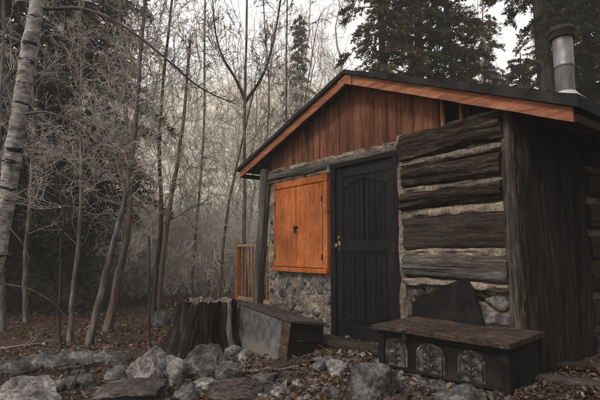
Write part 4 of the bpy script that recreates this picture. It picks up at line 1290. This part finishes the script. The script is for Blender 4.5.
# far slender spruce above the left slope of the roof
conifer('conifer', 8.0, .10, 540, 'small pointed conifer far behind the slender tree above the left roof slope', 'needle_olive', col_at(294, 24), GC, 1.3, z0=.5, nl=90, zmax=7.9, needles=16, nsz=1.6)
LEFT = [(18, 10.5, 'dark evergreen behind the birch trunk'), (66, 12.0, 'dark evergreen behind the slim pale tree'), (92, 13.0, 'dark evergreen behind the thick grey brown trunk'), (-30, 9.5, 'dark evergreen at the far left edge behind the birch'), (42, 15.0, 'dark evergreen deep in the wood right of the birch')]
for k, (px, d, lab) in enumerate(LEFT):
    conifer('evergreen_tree', 14 - k % 3, .15, 560 + k, lab, 'needle', col_at(px, d), GL, 2.5, z0=.25, nl=120, zmax=10.5, dens=.9, needles=20, nsz=1.35, rot=k)

# ------------------------------------------------------------------ light, sky, camera
to_sun = np.array([.10, -.66, .74]); to_sun /= np.linalg.norm(to_sun)
sun = bpy.data.lights.new('sun', 'SUN'); sun.energy = 1.5; sun.angle = math.radians(14); sun.color = (1.0, .95, .88)
so = bpy.data.objects.new('sun', sun); COL.objects.link(so)
so.rotation_euler = Vector(to_sun.tolist()).to_track_quat('Z', 'Y').to_euler()
w = bpy.data.worlds.new('World'); sc.world = w; w.use_nodes = True
nt = w.node_tree; bg = nt.nodes['Background']
sky = N(nt, 'ShaderNodeTexSky', sky_type='NISHITA'); sky.sun_disc = False
sky.sun_elevation = math.asin(to_sun[2]); sky.sun_rotation = math.atan2(to_sun[0], to_sun[1])
sky.dust_density = 3.0; sky.air_density = 1.2
# broken overcast: pale cloud over most of the blue
tcw = N(nt, 'ShaderNodeTexCoord'); cn = N(nt, 'ShaderNodeTexNoise'); cn.inputs['Scale'].default_value = 2.2; cn.inputs['Detail'].default_value = 6
nt.links.new(tcw.outputs['Generated'], cn.inputs['Vector'])
cr = N(nt, 'ShaderNodeValToRGB'); cr.color_ramp.elements[0].position = .3; cr.color_ramp.elements[1].position = .7
cr.color_ramp.elements[0].color = (4.1, 3.92, 3.7, 1); cr.color_ramp.elements[1].color = (5.2, 4.98, 4.7, 1)
nt.links.new(cn.outputs['Fac'], cr.inputs['Fac'])
mxs = N(nt, 'ShaderNodeMixRGB'); mxs.inputs['Fac'].default_value = .88
nt.links.new(sky.outputs[0], mxs.inputs['Color1']); nt.links.new(cr.outputs['Color'], mxs.inputs['Color2'])
nt.links.new(mxs.outputs[0], bg.inputs['Color'])
bg.inputs['Strength'].default_value = .15

# thin misty air over the whole place
hz = MB(); hz.box(-240, 240, -240, 240, -3.0, 34, .01)
ho = hz.build('haze', bpy.data.materials.new('misty air')); tag(ho, 'thin pale mist in the air', 'haze', kind='stuff')
hm = ho.data.materials[0]; hm.use_nodes = True; hnt = hm.node_tree
hnt.nodes.remove(hnt.nodes['Principled BSDF'])
pv = N(hnt, 'ShaderNodeVolumePrincipled'); pv.inputs['Color'].default_value = (.93, .90, .87, 1); pv.inputs['Density'].default_value = .0034
hnt.links.new(pv.outputs[0], hnt.nodes['Material Output'].inputs['Volume'])

cam = bpy.data.cameras.new('camera'); co = bpy.data.objects.new('camera', cam); COL.objects.link(co)
cam.sensor_width = 36; cam.lens = F / 600 * 36; cam.clip_end = 600; cam.clip_start = .05
co.location = CAM
fwd = GDIR * math.cos(PITCH) + ZDIR * math.sin(PITCH)
co.rotation_euler = Vector(fwd.tolist()).to_track_quat('-Z', 'Y').to_euler()
sc.camera = co
vs = sc.view_settings
vs.view_transform = 'Standard'; vs.look = 'None'; vs.gamma = 1; vs.use_curve_mapping = False; vs.exposure = 0.9
sc.cycles.use_denoising = True
sc.cycles.filter_width = 1.1
sc.cycles.max_bounces = 6
